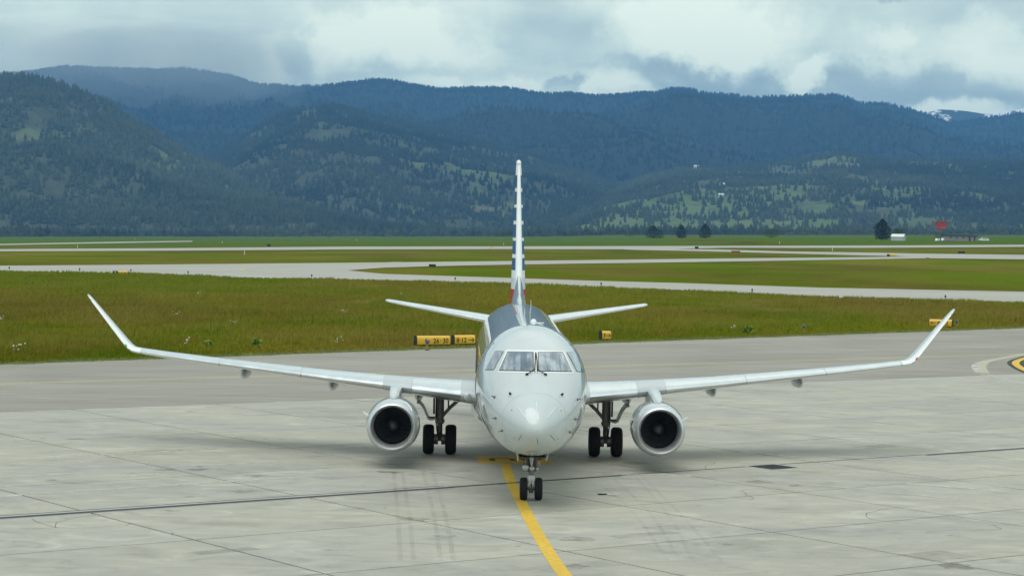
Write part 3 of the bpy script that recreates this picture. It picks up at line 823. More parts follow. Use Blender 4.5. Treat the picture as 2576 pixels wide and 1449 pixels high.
M_LIP = material('satin_lip', (0.72, 0.74, 0.76), 0.38, 0.8, build=vary(0.06, 3.0, 0.08))
M_SEAM = material('panel_seam', (0.10, 0.11, 0.12), 0.7)
M_TYRE = material('tyre_rubber', (0.013, 0.013, 0.014), 0.75, spec=0.3, build=vary(0.3, 9.0, 0.08))
M_GEAR = material('gear_steel', (0.16, 0.16, 0.155), 0.45, 0.5, build=vary(0.25, 6.0, 0.12))
M_GEARW = material('gear_white', (0.55, 0.57, 0.56), 0.4, 0.0, build=vary(0.15, 6.0, 0.1))
M_DARK = material('inlet_dark', (0.012, 0.013, 0.015), 0.5, 0.3)
M_FAN = material('fan_titanium', (0.08, 0.085, 0.095), 0.38, 0.6, build=vary(0.2, 9.0))
M_SPIN = material('spinner_grey', (0.035, 0.04, 0.048), 0.4, 0.2, build=vary(0.1, 5.0))
M_BLACK = material('black_rubber', (0.008, 0.008, 0.009), 0.5)
M_RED = material('red_lens', (0.75, 0.03, 0.02), 0.15, coat=1.0)
M_GREEN = material('green_lens', (0.02, 0.45, 0.10), 0.15, coat=1.0)
M_LENS = material('lamp_lens', (0.42, 0.45, 0.46), 0.12, 0.3, coat=1.0)
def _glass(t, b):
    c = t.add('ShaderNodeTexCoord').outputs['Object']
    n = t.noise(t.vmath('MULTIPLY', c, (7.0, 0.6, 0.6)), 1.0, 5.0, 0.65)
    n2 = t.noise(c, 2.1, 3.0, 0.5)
    t.put(b, 'Base Color', t.ramp(t.math('ADD', t.math('MULTIPLY', n, .65), t.math('MULTIPLY', n2, .35)), [(0.36, (0.025, 0.04, 0.065)), (0.50, (0.11, 0.15, 0.20)), (0.62, (0.38, 0.44, 0.48))]))  # upright pale streaks put reflected sky into the pane colour
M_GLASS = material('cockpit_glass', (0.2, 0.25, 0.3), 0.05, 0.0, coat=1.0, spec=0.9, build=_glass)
M_CABIN = material('cabin_glass', (0.02, 0.025, 0.03), 0.06, 0.0, coat=1.0, spec=0.7)
def _fin(t, b):
    z = t.add('ShaderNodeSeparateXYZ', ins={0: t.add('ShaderNodeTexCoord').outputs['Object']}).outputs[2]
    blue, wh, red, gr = (0.032, 0.11, 0.24), (0.74, 0.76, 0.77), (0.42, 0.018, 0.030), (0.55, 0.60, 0.64)
    st = [(0.0, red)]
    def cut(z0, c): st.append(((z0 - 4.0) / 6.0, c))
    cut(4.90, gr); cut(5.30, wh); cut(5.58, blue)
    for k, zc_ in enumerate((6.10, 6.72, 7.34, 7.96, 8.58, 9.20)):
        cut(zc_ - .065, wh); cut(zc_ + .065, blue if zc_ < 9.1 else wh)
    t.put(b, 'Base Color', t.ramp(t.maprange(z, 4.0, 10.0, smooth=False), st, 'CONSTANT'))
M_FIN = material('striped_tail_paint', (0.5, 0.5, 0.5), 0.6, 0.0, coat=0.0, spec=0.15, build=_fin)

S_MAIN = 14.4
JX, JY, JYAW = 0.415, 68.14, 0.01534
jet = empty('regional_jet', (JX, JY, 0), JYAW)
tag(jet, 'silver twin engine regional jet airliner parked head on with upturned wing tips', 'airplane')
def L(x, s, z): return Vector((x, s - S_MAIN, z))
# ---- fuselage shape
def pchip(xk, yk):
    xk, yk = np.array(xk, float), np.array(yk, float)
    h = np.diff(xk); d = np.diff(yk) / h
    m = np.zeros(len(xk)); m[0], m[-1] = d[0], d[-1]
    for i in range(1, len(xk) - 1):
        if d[i - 1] * d[i] > 0:
            w1, w2 = 2 * h[i] + h[i - 1], h[i] + 2 * h[i - 1]
            m[i] = (w1 + w2) / (w1 / d[i - 1] + w2 / d[i])
    def f(x):
        x = np.clip(np.asarray(x, float), xk[0], xk[-1])
        i = np.clip(np.searchsorted(xk, x) - 1, 0, len(xk) - 2)
        t = (x - xk[i]) / h[i]
        return yk[i] * (1 + 2 * t) * (1 - t) ** 2 + h[i] * m[i] * t * (1 - t) ** 2 + yk[i + 1] * t * t * (3 - 2 * t) + h[i] * m[i + 1] * t * t * (t - 1)
    return f
_s = [0, .03, .1, .3, .6, 1.0, 1.5, 2.0, 2.6, 3.2, 4.0, 5.0, 6.0, 22, 24, 26, 28, 30, 31.4]
_q = np.sqrt(_s)
f_top = pchip(_q, [2.08, 2.21, 2.33, 2.55, 2.79, 3.04, 3.31, 3.58, 3.88, 4.10, 4.29, 4.41, 4.45, 4.45, 4.44, 4.38, 4.25, 4.02, 3.80])
f_bot = pchip(_q, [2.08, 1.96, 1.86, 1.70, 1.55, 1.42, 1.32, 1.25, 1.20, 1.16, 1.13, 1.12, 1.12, 1.12, 1.30, 1.72, 2.25, 2.85, 3.25])
f_hw = pchip(_q, [0.0, .15, .27, .48, .68, .87, 1.05, 1.19, 1.31, 1.39, 1.46, 1.50, 1.505, 1.505, 1.47, 1.32, 1.02, .62, .22])
f_zc = pchip(_q, [2.08, 2.09, 2.11, 2.16, 2.23, 2.32, 2.42, 2.50, 2.60, 2.67, 2.75, 2.80, 2.82, 2.82, 2.88, 3.05, 3.25, 3.44, 3.52])
def fus_hw(s, z):
    q = math.sqrt(max(s, 0)); zc_ = float(f_zc(q)); hw = float(f_hw(q))
    top, bot = float(f_top(q)), float(f_bot(q))
    if z >= top or z <= bot or hw <= 0: return 0.0
    if z > zc_: r = (z - zc_) / (top - zc_); e = 2.12
    else: r = (zc_ - z) / (zc_ - bot); e = 2.12
    return hw * max(1 - r ** e, 0) ** (1 / e)
def ring_at(s, n=56):
    q = math.sqrt(s); zc_, hw, top, bot = (float(f(q)) for f in (f_zc, f_hw, f_top, f_bot))
    out = []
    for k in range(n):
        a = 2 * math.pi * k / n; c, sn = math.cos(a), math.sin(a); p = 2 / 2.12
        x = hw * math.copysign(abs(sn) ** p, sn)
        z = zc_ + (top - zc_ if c > 0 else zc_ - bot) * math.copysign(abs(c) ** p, c)
        out.append(L(x, s, z))
    return out
ss = list((np.linspace(0.02, math.sqrt(6.0), 46)) ** 2) + list(np.arange(7, 22, 1.0)) + list(np.linspace(22, 31.4, 22))
MB().rings([ring_at(s) for s in ss]).build('fuselage', M_SILVER, jet, 60)
JM = Matrix.Translation((JX, JY, 0)) @ Matrix.Rotation(JYAW, 4, 'Z'); JI = JM.inverted()
def hit(u, v, off=0.0):
    """point of the nose skin met by a line of sight, pushed out along the skin normal"""
    o = JI @ Vector((0, 0, CAM_H)); d = JI.to_3x3() @ sight(u, v)
    def inside(t):
        p = o + d * t; s = p.y + S_MAIN
        return s > 0 and abs(p.x) < fus_hw(s, p.z)
    t = 50.0
    while t < 66 and not inside(t): t += 0.04
    a, b_ = t - .04, t
    for _ in range(14):
        m_ = (a + b_) / 2
        if inside(m_): b_ = m_
        else: a = m_
    p = o + d * b_
    return skin(p, off)
def skin(p, off):
    s = p.y + S_MAIN; e = 0.01
    def F(x, s_, z): return abs(x) - fus_hw(s_, z)
    nx_ = math.copysign(1.0, p.x) if abs(p.x) > 0.02 else 0.0
    gs = (F(p.x, s + e, p.z) - F(p.x, s - e, p.z)) / (2 * e); gz_ = (F(p.x, s, p.z + e) - F(p.x, s, p.z - e)) / (2 * e)
    n_ = Vector((nx_, gs, gz_)).normalized() if (nx_, gs, gz_) != (0, 0, 0) else Vector((0, -1, 0))
    if abs(p.x) <= 0.02: n_ = Vector((0, gs, gz_)).normalized()
    return p + n_ * off, n_
def px(x, y): return ((1880 + x / 5.7244) * .63905, (1350 + y / 5.7244) * .63905)
def pn(x, y): return ((1800 + x / 1.61) * .63905, (1150 + y / 1.61) * .63905)
def patch(name, quad, mat, parent, off, nu=14, nv=9, round_=0.0):
    """curved pane following the skin; quad = TL, TR, BR, BL"""
    m = MB(); vs = []
    TL, TR, BR, BL = [Vector(px(*c)) for c in quad]
    for j in range(nv + 1):
        for i in range(nu + 1):
            a, b_ = i / nu, j / nv
            p = (TL.lerp(TR, a)).lerp(BL.lerp(BR, a), b_)
            vs.append(hit(p.x, p.y, off)[0])
    fs = [(j * (nu + 1) + i, j * (nu + 1) + i + 1, (j + 1) * (nu + 1) + i + 1, (j + 1) * (nu + 1) + i) for j in range(nv) for i in range(nu)]
    if round_:
        fs = [f for k_, f in enumerate(fs)]
    m.add(vs, fs)
    return m.build(name, mat, parent, 60)
def grow(q, k):
    c = [sum(p[0] for p in q) / 4, sum(p[1] for p in q) / 4]
    return [(p[0] + math.copysign(k, p[0] - c[0]), p[1] + math.copysign(k, p[1] - c[1])) for p in q]
patch('windscreen_frame', [(655, 150), (1940, 176), (2175, 688), (445, 662)], M_WHITE, jet, 0.004, 30, 10)
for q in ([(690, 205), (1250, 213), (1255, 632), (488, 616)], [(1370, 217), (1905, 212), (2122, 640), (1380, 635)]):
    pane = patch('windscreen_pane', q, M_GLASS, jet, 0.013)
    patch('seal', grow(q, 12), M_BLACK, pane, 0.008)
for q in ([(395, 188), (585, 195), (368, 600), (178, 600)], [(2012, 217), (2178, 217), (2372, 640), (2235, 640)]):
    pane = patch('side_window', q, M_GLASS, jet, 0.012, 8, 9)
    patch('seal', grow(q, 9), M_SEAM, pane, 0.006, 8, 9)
def skin_line(name, pts, r, mat, parent, off, n=8, conv=px, sides=6):
    P_ = []
    for (a, b_) in zip(pts[:-1], pts[1:]):
        for k in range(n):
            p = Vector(conv(*a)).lerp(Vector(conv(*b_)), k / n); P_.append(hit(p.x, p.y, off)[0])
    p = conv(*pts[-1]); P_.append(hit(p[0], p[1], off)[0])
    return MB().path(P_, r, sides).build(name, mat, parent)
for pts in ([(1112, 725), (1285, 612), (1296, 420), (1304, 235)], [(1528, 728), (1352, 616), (1338, 420), (1312, 235)]):
    wp = skin_line('wiper', pts, 0.013, M_BLACK, jet, 0.035)
    skin_line('blade', [(pts[2][0] - (4 if pts[0][0] < 1300 else -4), 670), pts[2]], 0.010, M_BLACK, wp, 0.02)
    b0 = hit(*px(*pts[0]), 0.02)[0]
    MB().lathe([(0.0, -.02), (.035, -.015), (.04, .02)], b0, (0, -1, 0), 12).build('pivot', M_BLACK, wp)
for pts in ([(383, 727), (433, 797)], [(503, 697), (503, 812)], [(625, 730), (572, 797)]):
    skin_line('lightning_strip', pts, 0.010, M_WHITE, jet, 0.004, 6, pn)
for pts in ([(408, 905), (385, 940)], [(505, 925), (512, 960)], [(590, 905), (620, 940)]):
    skin_line('lightning_strip', pts, 0.006, M_SEAM, jet, 0.002, 4, pn)
MB().path([Vector(p) * 1.0 + Vector((0, -.002, 0)) for p in ring_at(0.86, 72)] + [ring_at(0.86, 72)[0]], 0.0035, 5).build('radome_seam', M_GREYP, jet)
MB().path(ring_at(5.2, 72) + [ring_at(5.2, 72)[0]], 0.003, 4).build('skin_seam', M_GREYP, jet)
for (x, y, kind) in [(337, 645, 0), (662, 650, 0), (237, 665, 1), (760, 680, 1), (245, 797, 1), (745, 803, 1), (285, 876, 1), (712, 885, 1), (345, 747, 2), (657, 750, 2), (362, 925, 2), (636, 928, 2)]:
    p, n_ = hit(*pn(x, y), 0.0)
    m = MB()
    if kind == 0:
        m.lathe([(0.0, -.01), (.035, 0), (.022, .05), (.0, .06)], p, n_, 10).path([p + n_ * .05, p + n_ * .06 + Vector((0, -.10, 0))], .016, 8)
        m.build('pitot_probe', M_BLACK, jet)
    elif kind == 1:
        m.lathe([(.0, -.01), (.035, 0), (.03, .03), (0, .035)], p, n_, 10).path([p + n_ * .02, p + n_ * .10, p + n_ * .11 + Vector((0, -.07, 0.0))], [.014, .012, .006], 8)
        m.build('air_data_vane', M_GEAR, jet)
    else:
        m.lathe([(.0, .0), (.018, .002), (.014, .006), (0, .006)], p, n_, 8).build('static_port', M_SEAM, jet)
# cabin windows and doors along both sides
wm = MB()
wm.rings([[(0.0 + dz_, .115 * math.copysign(abs(math.cos(a)) ** .7, math.cos(a)) * k, .165 * math.copysign(abs(math.sin(a)) ** .7, math.sin(a)) * k) for a in np.linspace(0, 2 * math.pi, 17)[:-1]] for dz_, k in ((-.02, 1.0), (.006, 1.0), (.004, .8))])
wme = wm.mesh('cabin_window', M_CABIN)
for sd_ in (-1, 1):
    for k in range(19):
        s = 6.6 + .79 * k; z = 3.22
        o = obj_of('cabin_window', wme, jet, L(sd_ * fus_hw(s, z), s, z)); o.rotation_euler = (0, R(-16 if sd_ > 0 else 16 + 180), 0)
    m = MB()
    for (s0, s1, z0, z1) in ((4.7, 5.6, 2.25, 4.0),):
        pts = []
        for k in range(41):
            t = k / 40 * 4; i = int(t) % 4; f = t - int(t)
            cs = [(s0, z0), (s1, z0), (s1, z1), (s0, z1), (s0, z0)]
            s, z = cs[i][0] + (cs[i + 1][0] - cs[i][0]) * f, cs[i][1] + (cs[i + 1][1] - cs[i][1]) * f
            pts.append(L(sd_ * (fus_hw(s, z) + .002), s, z))
        m.path(pts, .006, 4)
    m.build('door_seam', M_SEAM, jet)

# ---- wings
def foil(n=16):
    xs_ = (1 - np.cos(np.linspace(0, math.pi, n + 1))) / 2
    yt = 5 * (0.2969 * np.sqrt(xs_) - .1260 * xs_ - .3516 * xs_ ** 2 + .2843 * xs_ ** 3 - .1015 * xs_ ** 4)
    cam_ = 0.018 * (1 - (2 * xs_ - 1) ** 2)
    up = [(x, y, c) for x, y, c in zip(xs_, yt, cam_)]
    return [(x, c, y) for x, y, c in reversed(up)] + [(x, c, -y) for x, y, c in up[1:]]
FOIL = foil()
def section(x, sle, zle, chord, tc, phi, inc, side, lo=None, hi=None, grow_=0.0):
    """airfoil ring; phi = cant of the span line, inc = nose-up incidence"""
    up = Vector((-math.sin(phi) * side, 0, math.cos(phi)))
    ci, si = math.cos(inc), math.sin(inc)
    pts = []
    for (fx, cam_, th) in FOIL:
        a = fx * chord; h_ = (cam_ + th * tc) * chord
        aa_, hh_ = a * ci + h_ * si, h_ * ci - a * si
        pts.append(L(side * x, sle, zle) + Vector((0, aa_, 0)) + up * hh_)
    return pts
WING = [(0.2, 10.35, 1.93, 6.2, .135, 4), (1.5, 11.15, 2.05, 5.4, .13, 4), (2.6, 11.75, 2.13, 4.6, .125, 4), (3.92, 12.4, 2.23, 3.85, .12, 4.2), (6.0, 13.42, 2.38, 3.1, .112, 4.3), (8.0, 14.42, 2.54, 2.6, .108, 4.6),
        (10.0, 15.4, 2.70, 2.18, .105, 4.8), (11.6, 16.2, 2.84, 1.88, .10, 5.2), (12.5, 16.66, 2.925, 1.66, .10, 7), (12.70, 16.78, 2.965, 1.59, .10, 20), (12.84, 16.88, 3.06, 1.52, .10, 40), (12.98, 16.98, 3.20, 1.43, .10, 47), (13.8, 17.62, 4.08, .95, .095, 47), (14.22, 17.98, 4.53, .66, .09, 49), (14.34, 18.12, 4.66, .48, .08, 49), (14.37, 18.2, 4.69, .30, .07, 49)]
wk = [w_[0] for w_ in WING]
def wing_at(x): return [float(np.interp(x, wk, [w_[i] for w_ in WING])) for i in range(1, 6)]
def wring(x, side):
    sle, zle, ch, tc_, ph = wing_at(x)
    return section(x, sle, zle, ch, tc_, R(ph), R(2.0 if x < 12 else 1.0), side)
for side in (-1, 1):
    wing = MB().rings([wring(x, side) for x in wk]).build('wing', M_GREYP, jet, 50)
    # polished leading-edge slats, each its own piece
    for a, b_ in ((1.95, 3.42), (3.46, 4.30), (4.34, 6.93), (6.97, 9.63), (9.67, 12.30)):
        rr = []
        for x in np.linspace(a, b_, 10):
            ring = wring(x, side); n_ = len(ring); mid = n_ // 2
            sel = ring[mid - 6: mid + 6]
            c_ = sum(ring, Vector()) / n_
            off = [p + (p - (c_ * .35 + ring[mid] * .65)).normalized() * .010 for p in sel]
            rr.append(off + [p for p in reversed(sel)])
        MB().rings(rr, True, True).build('slat', M_GREYP if (a, b_) == (3.46, 4.30) else M_ALU, wing, 50)
    # winglet leading edge strip
    rr = []
    for x in np.linspace(12.36, 14.30, 14):
        ring = wring(x, side); mid = len(ring) // 2
        sel = ring[mid - 5: mid + 5]; c_ = sum(ring, Vector()) / len(ring)
        rr.append([p + (p - (c_ * .35 + ring[mid] * .65)).normalized() * .006 for p in sel] + list(reversed(sel)))
    MB().rings(rr).build('winglet_edge', M_WHITE, wing, 50)
    # navigation light, flap-track fairings, flap seam
    sle, zle, ch, tc_, ph = wing_at(12.86)
    mm = MB().lathe([(.0, -.07), (.02, -.05), (.027, 0), (.027, .03), (.0, .07)], L(side * 12.86, sle - .02, zle + .02), (.45 * side, .1, .75), 12)
    mm.build('navigation_light', M_RED if side > 0 else M_GREEN, wing)
    for x, z0, ln in ((8.95, 2.24, 1.0), (6.05, 1.98, 1.15), (3.30, 1.72, 1.25)):
        sle, zle, ch, tc_, ph = wing_at(x)
        ce = L(side * x, sle + ch * .80, z0)
        rr = []
        for k in range(11):
            t = k / 10; r_ = .19 * (math.sin(math.pi * min(max(t, .015), .985))) ** .6
            rr.append([ce + Vector((r_ * .8 * math.cos(a), (t - .5) * 2 * ln, r_ * 1.15 * math.sin(a) + .20 * (.5 - abs(t - .45)))) for a in np.linspace(0, 2 * math.pi, 15)[:-1]])
        MB().rings(rr).build('flap_fairing', M_GREYP, wing)
    if True:
        c_ = L(side * 1.72, 11.22, 2.03)
        MB().lathe([(.0, -.035), (.08, -.03), (.12, 0.0), (.125, .03)], c_ , (side * .2, 1, 0), 18).build('landing_light', M_LENS, wing)
# ---- wing-body fairing
rr = []
for s in np.linspace(8.6, 20.0, 25):
    t = (s - 8.6) / 11.4; k = (math.sin(math.pi * min(max(t, .02), .98))) ** .42
    hw_, zt, zb = .6 + 1.06 * k, 1.75 + .55 * k, 1.30 - .34 * k
    rr.append([L(hw_ * math.copysign(abs(math.sin(a)) ** .85, math.sin(a)), s, (zt + zb) / 2 + (zt - zb) / 2 * math.copysign(abs(math.cos(a)) ** .85, math.cos(a))) for a in np.linspace(0, 2 * math.pi, 33)[:-1]])
MB().rings(rr).build('belly_fairing', M_SILVER, jet, 60)

# ---- tail
TAIL = [(0.3, 26.0, 3.60, 3.1, .11), (1.0, 26.5, 3.70, 2.75, .105), (3.0, 27.75, 4.0, 1.95, .10), (4.6, 28.75, 4.235, 1.35, .095), (4.92, 28.97, 4.285, 1.18, .09), (5.0, 29.1, 4.30, .9, .07)]
for side in (-1, 1):
    tp = MB().rings([section(x, s, z, c_, tc_, R(8.5), R(0), side) for x, s, z, c_, tc_ in TAIL]).build('tailplane', M_GREYP, jet, 50)
    rr = []
    for x in np.linspace(.9, 4.9, 10):
        v = [float(np.interp(x, [t_[0] for t_ in TAIL], [t_[i] for t_ in TAIL])) for i in range(1, 5)]
        ring = section(x, *v, R(8.5), 0, side); mid = len(ring) // 2; sel = ring[mid - 5: mid + 5]; c_ = sum(ring, Vector()) / len(ring)
        rr.append([p + (p - (c_ * .35 + ring[mid] * .65)).normalized() * .006 for p in sel] + list(reversed(sel)))
    MB().rings(rr).build('leading_edge', M_ALU, tp, 50)
def fring(z, sle, chord, th):
    return [L(t_ * th * 5.0 * 0 + (t_ / .5) * th / 2 * 1.0, sle + fx * chord, z) for (fx, _, t_) in FOIL]
FIN = [(4.05, 23.9, 6.6, .60), (4.5, 24.55, 6.1, .56), (5.4, 25.5, 5.35, .50), (7.0, 26.95, 4.25, .40), (8.6, 28.4, 3.15, .28), (9.4, 29.1, 2.6, .215), (9.62, 29.4, 2.3, .18), (9.70, 29.8, 1.9, .10)]
fin = MB().rings([fring(*f) for f in FIN]).build('tail_fin', M_FIN, jet, 50)
rr = []
for z in np.linspace(4.5, 9.66, 16):
    v = [float(np.interp(z, [f[0] for f in FIN], [f[i] for f in FIN])) for i in range(1, 4)]
    ring = fring(z, *v); mid = len(ring) // 2; sel = ring[mid - 2: mid + 3]; c_ = sum(ring, Vector()) / len(ring)
    rr.append([p + (p - (c_ * .35 + ring[mid] * .65)).normalized() * .006 for p in sel] + list(reversed(sel)))
MB().rings(rr).build('leading_edge', M_WHITE, fin, 50)
MB().rings([fring(9.60, 29.28, 2.5, .20), fring(9.69, 29.36, 2.4, .19), fring(9.75, 29.5, 2.1, .12)]).build('tip_cap', M_WHITE, fin, 60)
dr = []
for t in np.linspace(0, 1, 9):
    s = 21.6 + 3.6 * t; h_ = .02 + .95 * t ** 1.7; w_ = .05 + .16 * t
    dr.append([L(w_ * 1.3, s, 4.36), L(w_ * .8, s, 4.44 + h_ * .45), L(w_ * .25, s, 4.44 + h_), L(-w_ * .25, s, 4.44 + h_), L(-w_ * .8, s, 4.44 + h_ * .45), L(-w_ * 1.3, s, 4.36)])
MB().rings(dr).build('dorsal_fin', M_SILVER, jet, 60)
# roof aerials
for (x, s, h_, ch) in ((0.06, 9.5, .36, .30), (0.30, 19.0, .30, .3), (-.02, 13.6, .22, .22)):
    q = 4.44
    MB().rings([[L(x + .02 * k * sx, s + ch * (1 - k) * .5 + ch * k * f, q + z_) for sx, f in ((0, 0), (1, .4), (0, 1), (-1, .4))] for k, z_ in ((1.0, -.02), (.8, h_ * .5), (.45, h_))]).build('blade_aerial', M_WHITE, jet, 40)
MB().lathe([(0, .10), (.05, .09), (.085, .04), (.09, -.02)], L(0.12, 8.2, 4.43), (0, 0, 1), 14).build('beacon', M_WHITE, jet)
MB().box(L(.22, 7.7, 4.44), (.36, .24, .03)).build('aerial_plate', M_WHITE, jet, 0)

# ---- engines
def engine(side):
    e = empty('engine', L(side * 3.92, 9.6, 1.25), 0, jet)
    outer = [(.555, .62), (.552, .40), (.566, .22), (.590, .10), (.618, .03), (.644, .0), (.670, .018), (.701, .08), (.728, .18)]
    MB().lathe(outer, (0, 0, 0), (0, 1, 0), 64).build('inlet_lip', M_LIP, e, 60)
    MB().lathe([(.728, .18), (.758, .36), (.780, .62), (.790, 1.0), (.786, 1.5), (.755, 2.1), (.69, 2.75), (.62, 3.15), (.60, 3.15), (.58, 2.8)], (0, 0, -.01), (0, 1, 0), 64).build('cowl', M_SILVER, e, 60)
    MB().lathe([(.555, .62), (.56, .9), (.565, 1.2), (.2, 1.25), (.0, 1.25)], (0, 0, 0), (0, 1, 0), 48).build('inlet_duct', M_DARK, e, 60)
    MB().lathe([(.40, 2.7), (.38, 3.4), (.30, 3.9), (.26, 3.9), (.22, 3.6)], (0, 0, -.02), (0, 1, 0), 32).build('core_nozzle', M_GEAR, e, 60)
    MB().lathe([(.0, .56), (.04, .565), (.09, .60), (.14, .67), (.175, .76), (.19, .86), (.19, 1.1)], (0, 0, 0), (0, 1, 0), 28).build('spinner', M_SPIN, e, 60)
    bm_ = MB()
    rr = []
    for k in range(6):
        t = k / 5; r_ = .17 + .375 * t; tw = R(28 + 32 * t); c_ = .062 + .022 * t
        rr.append([(math.cos(tw) * c_ * 0 + math.sin(tw) * a * c_ + .02 * t * t, .90 + math.cos(tw) * a * c_ + b_ * .006, r_) for a, b_ in ((-1, 0), (0, 1), (1, 0), (0, -1))])
    bme = MB().rings(rr).mesh('fan_blade', M_FAN, 60)
    fan = MB().lathe([(.18, .86), (.185, .95), (.17, 1.0)], (0, 0, 0), (0, 1, 0), 24).build('fan', M_FAN, e, 60)
    for k in range(24):
        o = obj_of('fan_blade', bme, fan); o.rotation_euler = (0, 2 * math.pi * k / 24, 0)
    for sx in (-1, 1):
        p0 = Vector((sx * .74, .70, .25)); out = Vector((sx * .82, 0, .38)).normalized()
        MB().rings([[p0 + Vector((0, 0, -.012)), p0 + Vector((0, .62, -.012)), p0 + Vector((0, .62, .012)), p0 + Vector((0, 0, .012))], [p0 + out * .19 + Vector((0, .30, -.008)), p0 + out * .19 + Vector((0, .62, -.008)), p0 + out * .19 + Vector((0, .62, .008)), p0 + out * .19 + Vector((0, .30, .008))]]).build('strake', M_WHITE, e, 0)
    # pylon up to the wing
    rr = []
    for s, w_, z0, z1 in ((.62, .03, .70, .80), (.85, .11, .68, .88), (1.3, .15, .66, .96), (1.9, .17, .62, 1.02), (2.5, .18, .56, 1.07), (3.1, .20, .50, 1.06), (3.8, .20, .45, .88), (5.0, .06, .55, .75)):
        rr.append([Vector((w_ * a, s, z0 + (z1 - z0) * b_)) for a, b_ in ((-1, 0), (1, 0), (1, .75), (.75, .95), (.3, 1), (-.3, 1), (-.75, .95), (-1, .75))])
    MB().rings(rr).build('pylon', M_SILVER, e, 50)
    MB().path([Vector((.795 * math.sin(a), .95, .795 * math.cos(a))) - Vector((0, 0, .01)) for a in np.linspace(0, 2 * math.pi, 49)], .004, 4).build('cowl_seam', M_SEAM, e)
    MB().path([Vector((.735 * math.sin(a), .19, .735 * math.cos(a))) for a in np.linspace(0, 2 * math.pi, 49)], .004, 4).build('lip_seam', M_GREYP, e)
    MB().path([Vector((-.6 * side * math.cos(.25 * k) , .45, -.42 - .055 * k)) for k in range(4)], .016, 6).build('cowl_latch', M_BLACK, e)
    return e
engine(-1); engine(1)

# ---- landing gear
def wheel(parent, x, s, r, wd, name='wheel', rim=M_GEAR):
    wv = empty(name, L(0, 0, 0), 0, parent); wv.location = (x, s, r)
    h_ = wd / 2
    MB().lathe([(r * .55, -h_ * .80), (r * .66, -h_ * .98), (r * .84, -h_), (r * .95, -h_ * .80), (r * .995, -h_ * .42), (r, -h_ * .30), (r * .985, -h_ * .27), (r, -h_ * .22), (r, h_ * .22), (r * .985, h_ * .27), (r, h_ * .30), (r * .995, h_ * .42), (r * .95, h_ * .80), (r * .84, h_), (r * .66, h_ * .98), (r * .55, h_ * .80)], (0, 0, 0), (1, 0, 0), 40).build('tyre', M_TYRE, wv, 60)
    MB().lathe([(0, -h_ * .55), (r * .25, -h_ * .6), (r * .35, -h_ * .45), (r * .52, -h_ * .78), (r * .56, -h_ * .80), (r * .56, h_ * .80), (r * .52, h_ * .78), (r * .35, h_ * .45), (r * .25, h_ * .6), (0, h_ * .55)], (0, 0, 0), (1, 0, 0), 28).build('rim', rim, wv, 40)
    return wv
for side in (-1, 1):
    gr_ = empty('main_gear', L(side * 2.605, S_MAIN, 0), 0, jet)
    for dx in (-.35, .35): wheel(gr_, dx, 0, .465, .345)
    m = MB().path([(0, 0, .42), (0, 0, 1.0)], .085, 14).path([(0, 0, .95), (0, .02, 2.25)], .125, 14)
    m.lathe([(.10, 0), (.15, .02), (.15, .10), (.11, .13)], (0, 0, .98), (0, 0, 1), 14)
    m.build('strut', M_GEAR, gr_)
    MB().path([(-.36, 0, .465), (.36, 0, .465)], .065, 12).lathe([(.16, -.22), (.17, -.10), (.17, -.05)], (0, 0, .465), (1, 0, 0), 16).lathe([(.17, .05), (.17, .10), (.16, .22)], (0, 0, .465), (1, 0, 0), 16).build('axle', M_GEAR, gr_)
    MB().path([(0, 0, 1.10), (-side * .30, 0, 1.45), (-side * .92, .0, 2.02)], [.05, .055, .06], 10).build('side_brace', M_GEAR, gr_)
    MB().path([(-side * .26, -.02, 1.38), (-side * .26, -.02, 2.05)], .026, 8).path([(-side * .14, -.02, 2.12), (-side * .55, -.02, 2.0), (-side * .86, 0, 2.0)], .03, 8).build('lock_strut', M_GEAR, gr_)
    MB().path([(0, -.13, .95), (0, -.30, .72), (0, -.10, .50)], .035, 8).build('torque_link', M_GEAR, gr_)
    MB().path([(side * .13, -.06, 2.2), (side * .13, -.06, 1.1), (side * .07, -.10, .6)], .018, 6).path([(side * .19, -.02, 2.15), (side * .19, -.02, 1.25)], .03, 8).build('brake_hose', M_BLACK, gr_)
    # gear leg door curling outward
    pr_ = [(.10, 1.10), (.26, 1.06), (.36, 1.10), (.42, 1.24), (.50, 1.42), (.60, 1.56), (.72, 1.60)]
    rr = []
    for (x_, z_) in pr_:
        rr.append([(side * x_, -.25, z_ + .05), (side * x_, .55, z_ + .05), (side * (x_ + .02), .55, z_), (side * (x_ + .02), -.25, z_)])
    MB().rings(rr).build('leg_door', M_GEARW, gr_, 50)
    MB().path([(0, -.05, 1.16), (side * .38, -.05, 1.14)], .03, 8).build('door_rod', M_GEAR, gr_)
ng = empty('nose_gear', L(0, 3.0, 0), 0, jet)
for dx in (-.195, .195): wheel(ng, dx, 0, .295, .20, rim=M_GEARW)
MB().path([(0, 0, .30), (0, .0, .62)], .045, 12).path([(0, 0, .56), (0, .05, 1.35)], .07, 14).build('strut', M_GEAR, ng)
MB().box((0, -.03, .58), (.19, .16, .14), taper=.9).box((0, -.03, .48), (.16, .14, .10)).build('steering_collar', M_GEARW, ng, 0)
MB().path([(-.2, 0, .295), (.2, 0, .295)], .045, 12).lathe([(.0, -.06), (.06, -.05), (.06, .05), (0, .06)], (0, -.02, .24), (0, 0, 1), 10).build('axle', M_GEAR, ng)
MB().path([(-.05, -.10, .55), (-.04, -.20, .42), (-.03, -.06, .32)], .02, 8).path([(.05, -.10, .55), (.04, -.20, .42), (.03, -.06, .32)], .02, 8).build('torque_link', M_GEARW, ng)
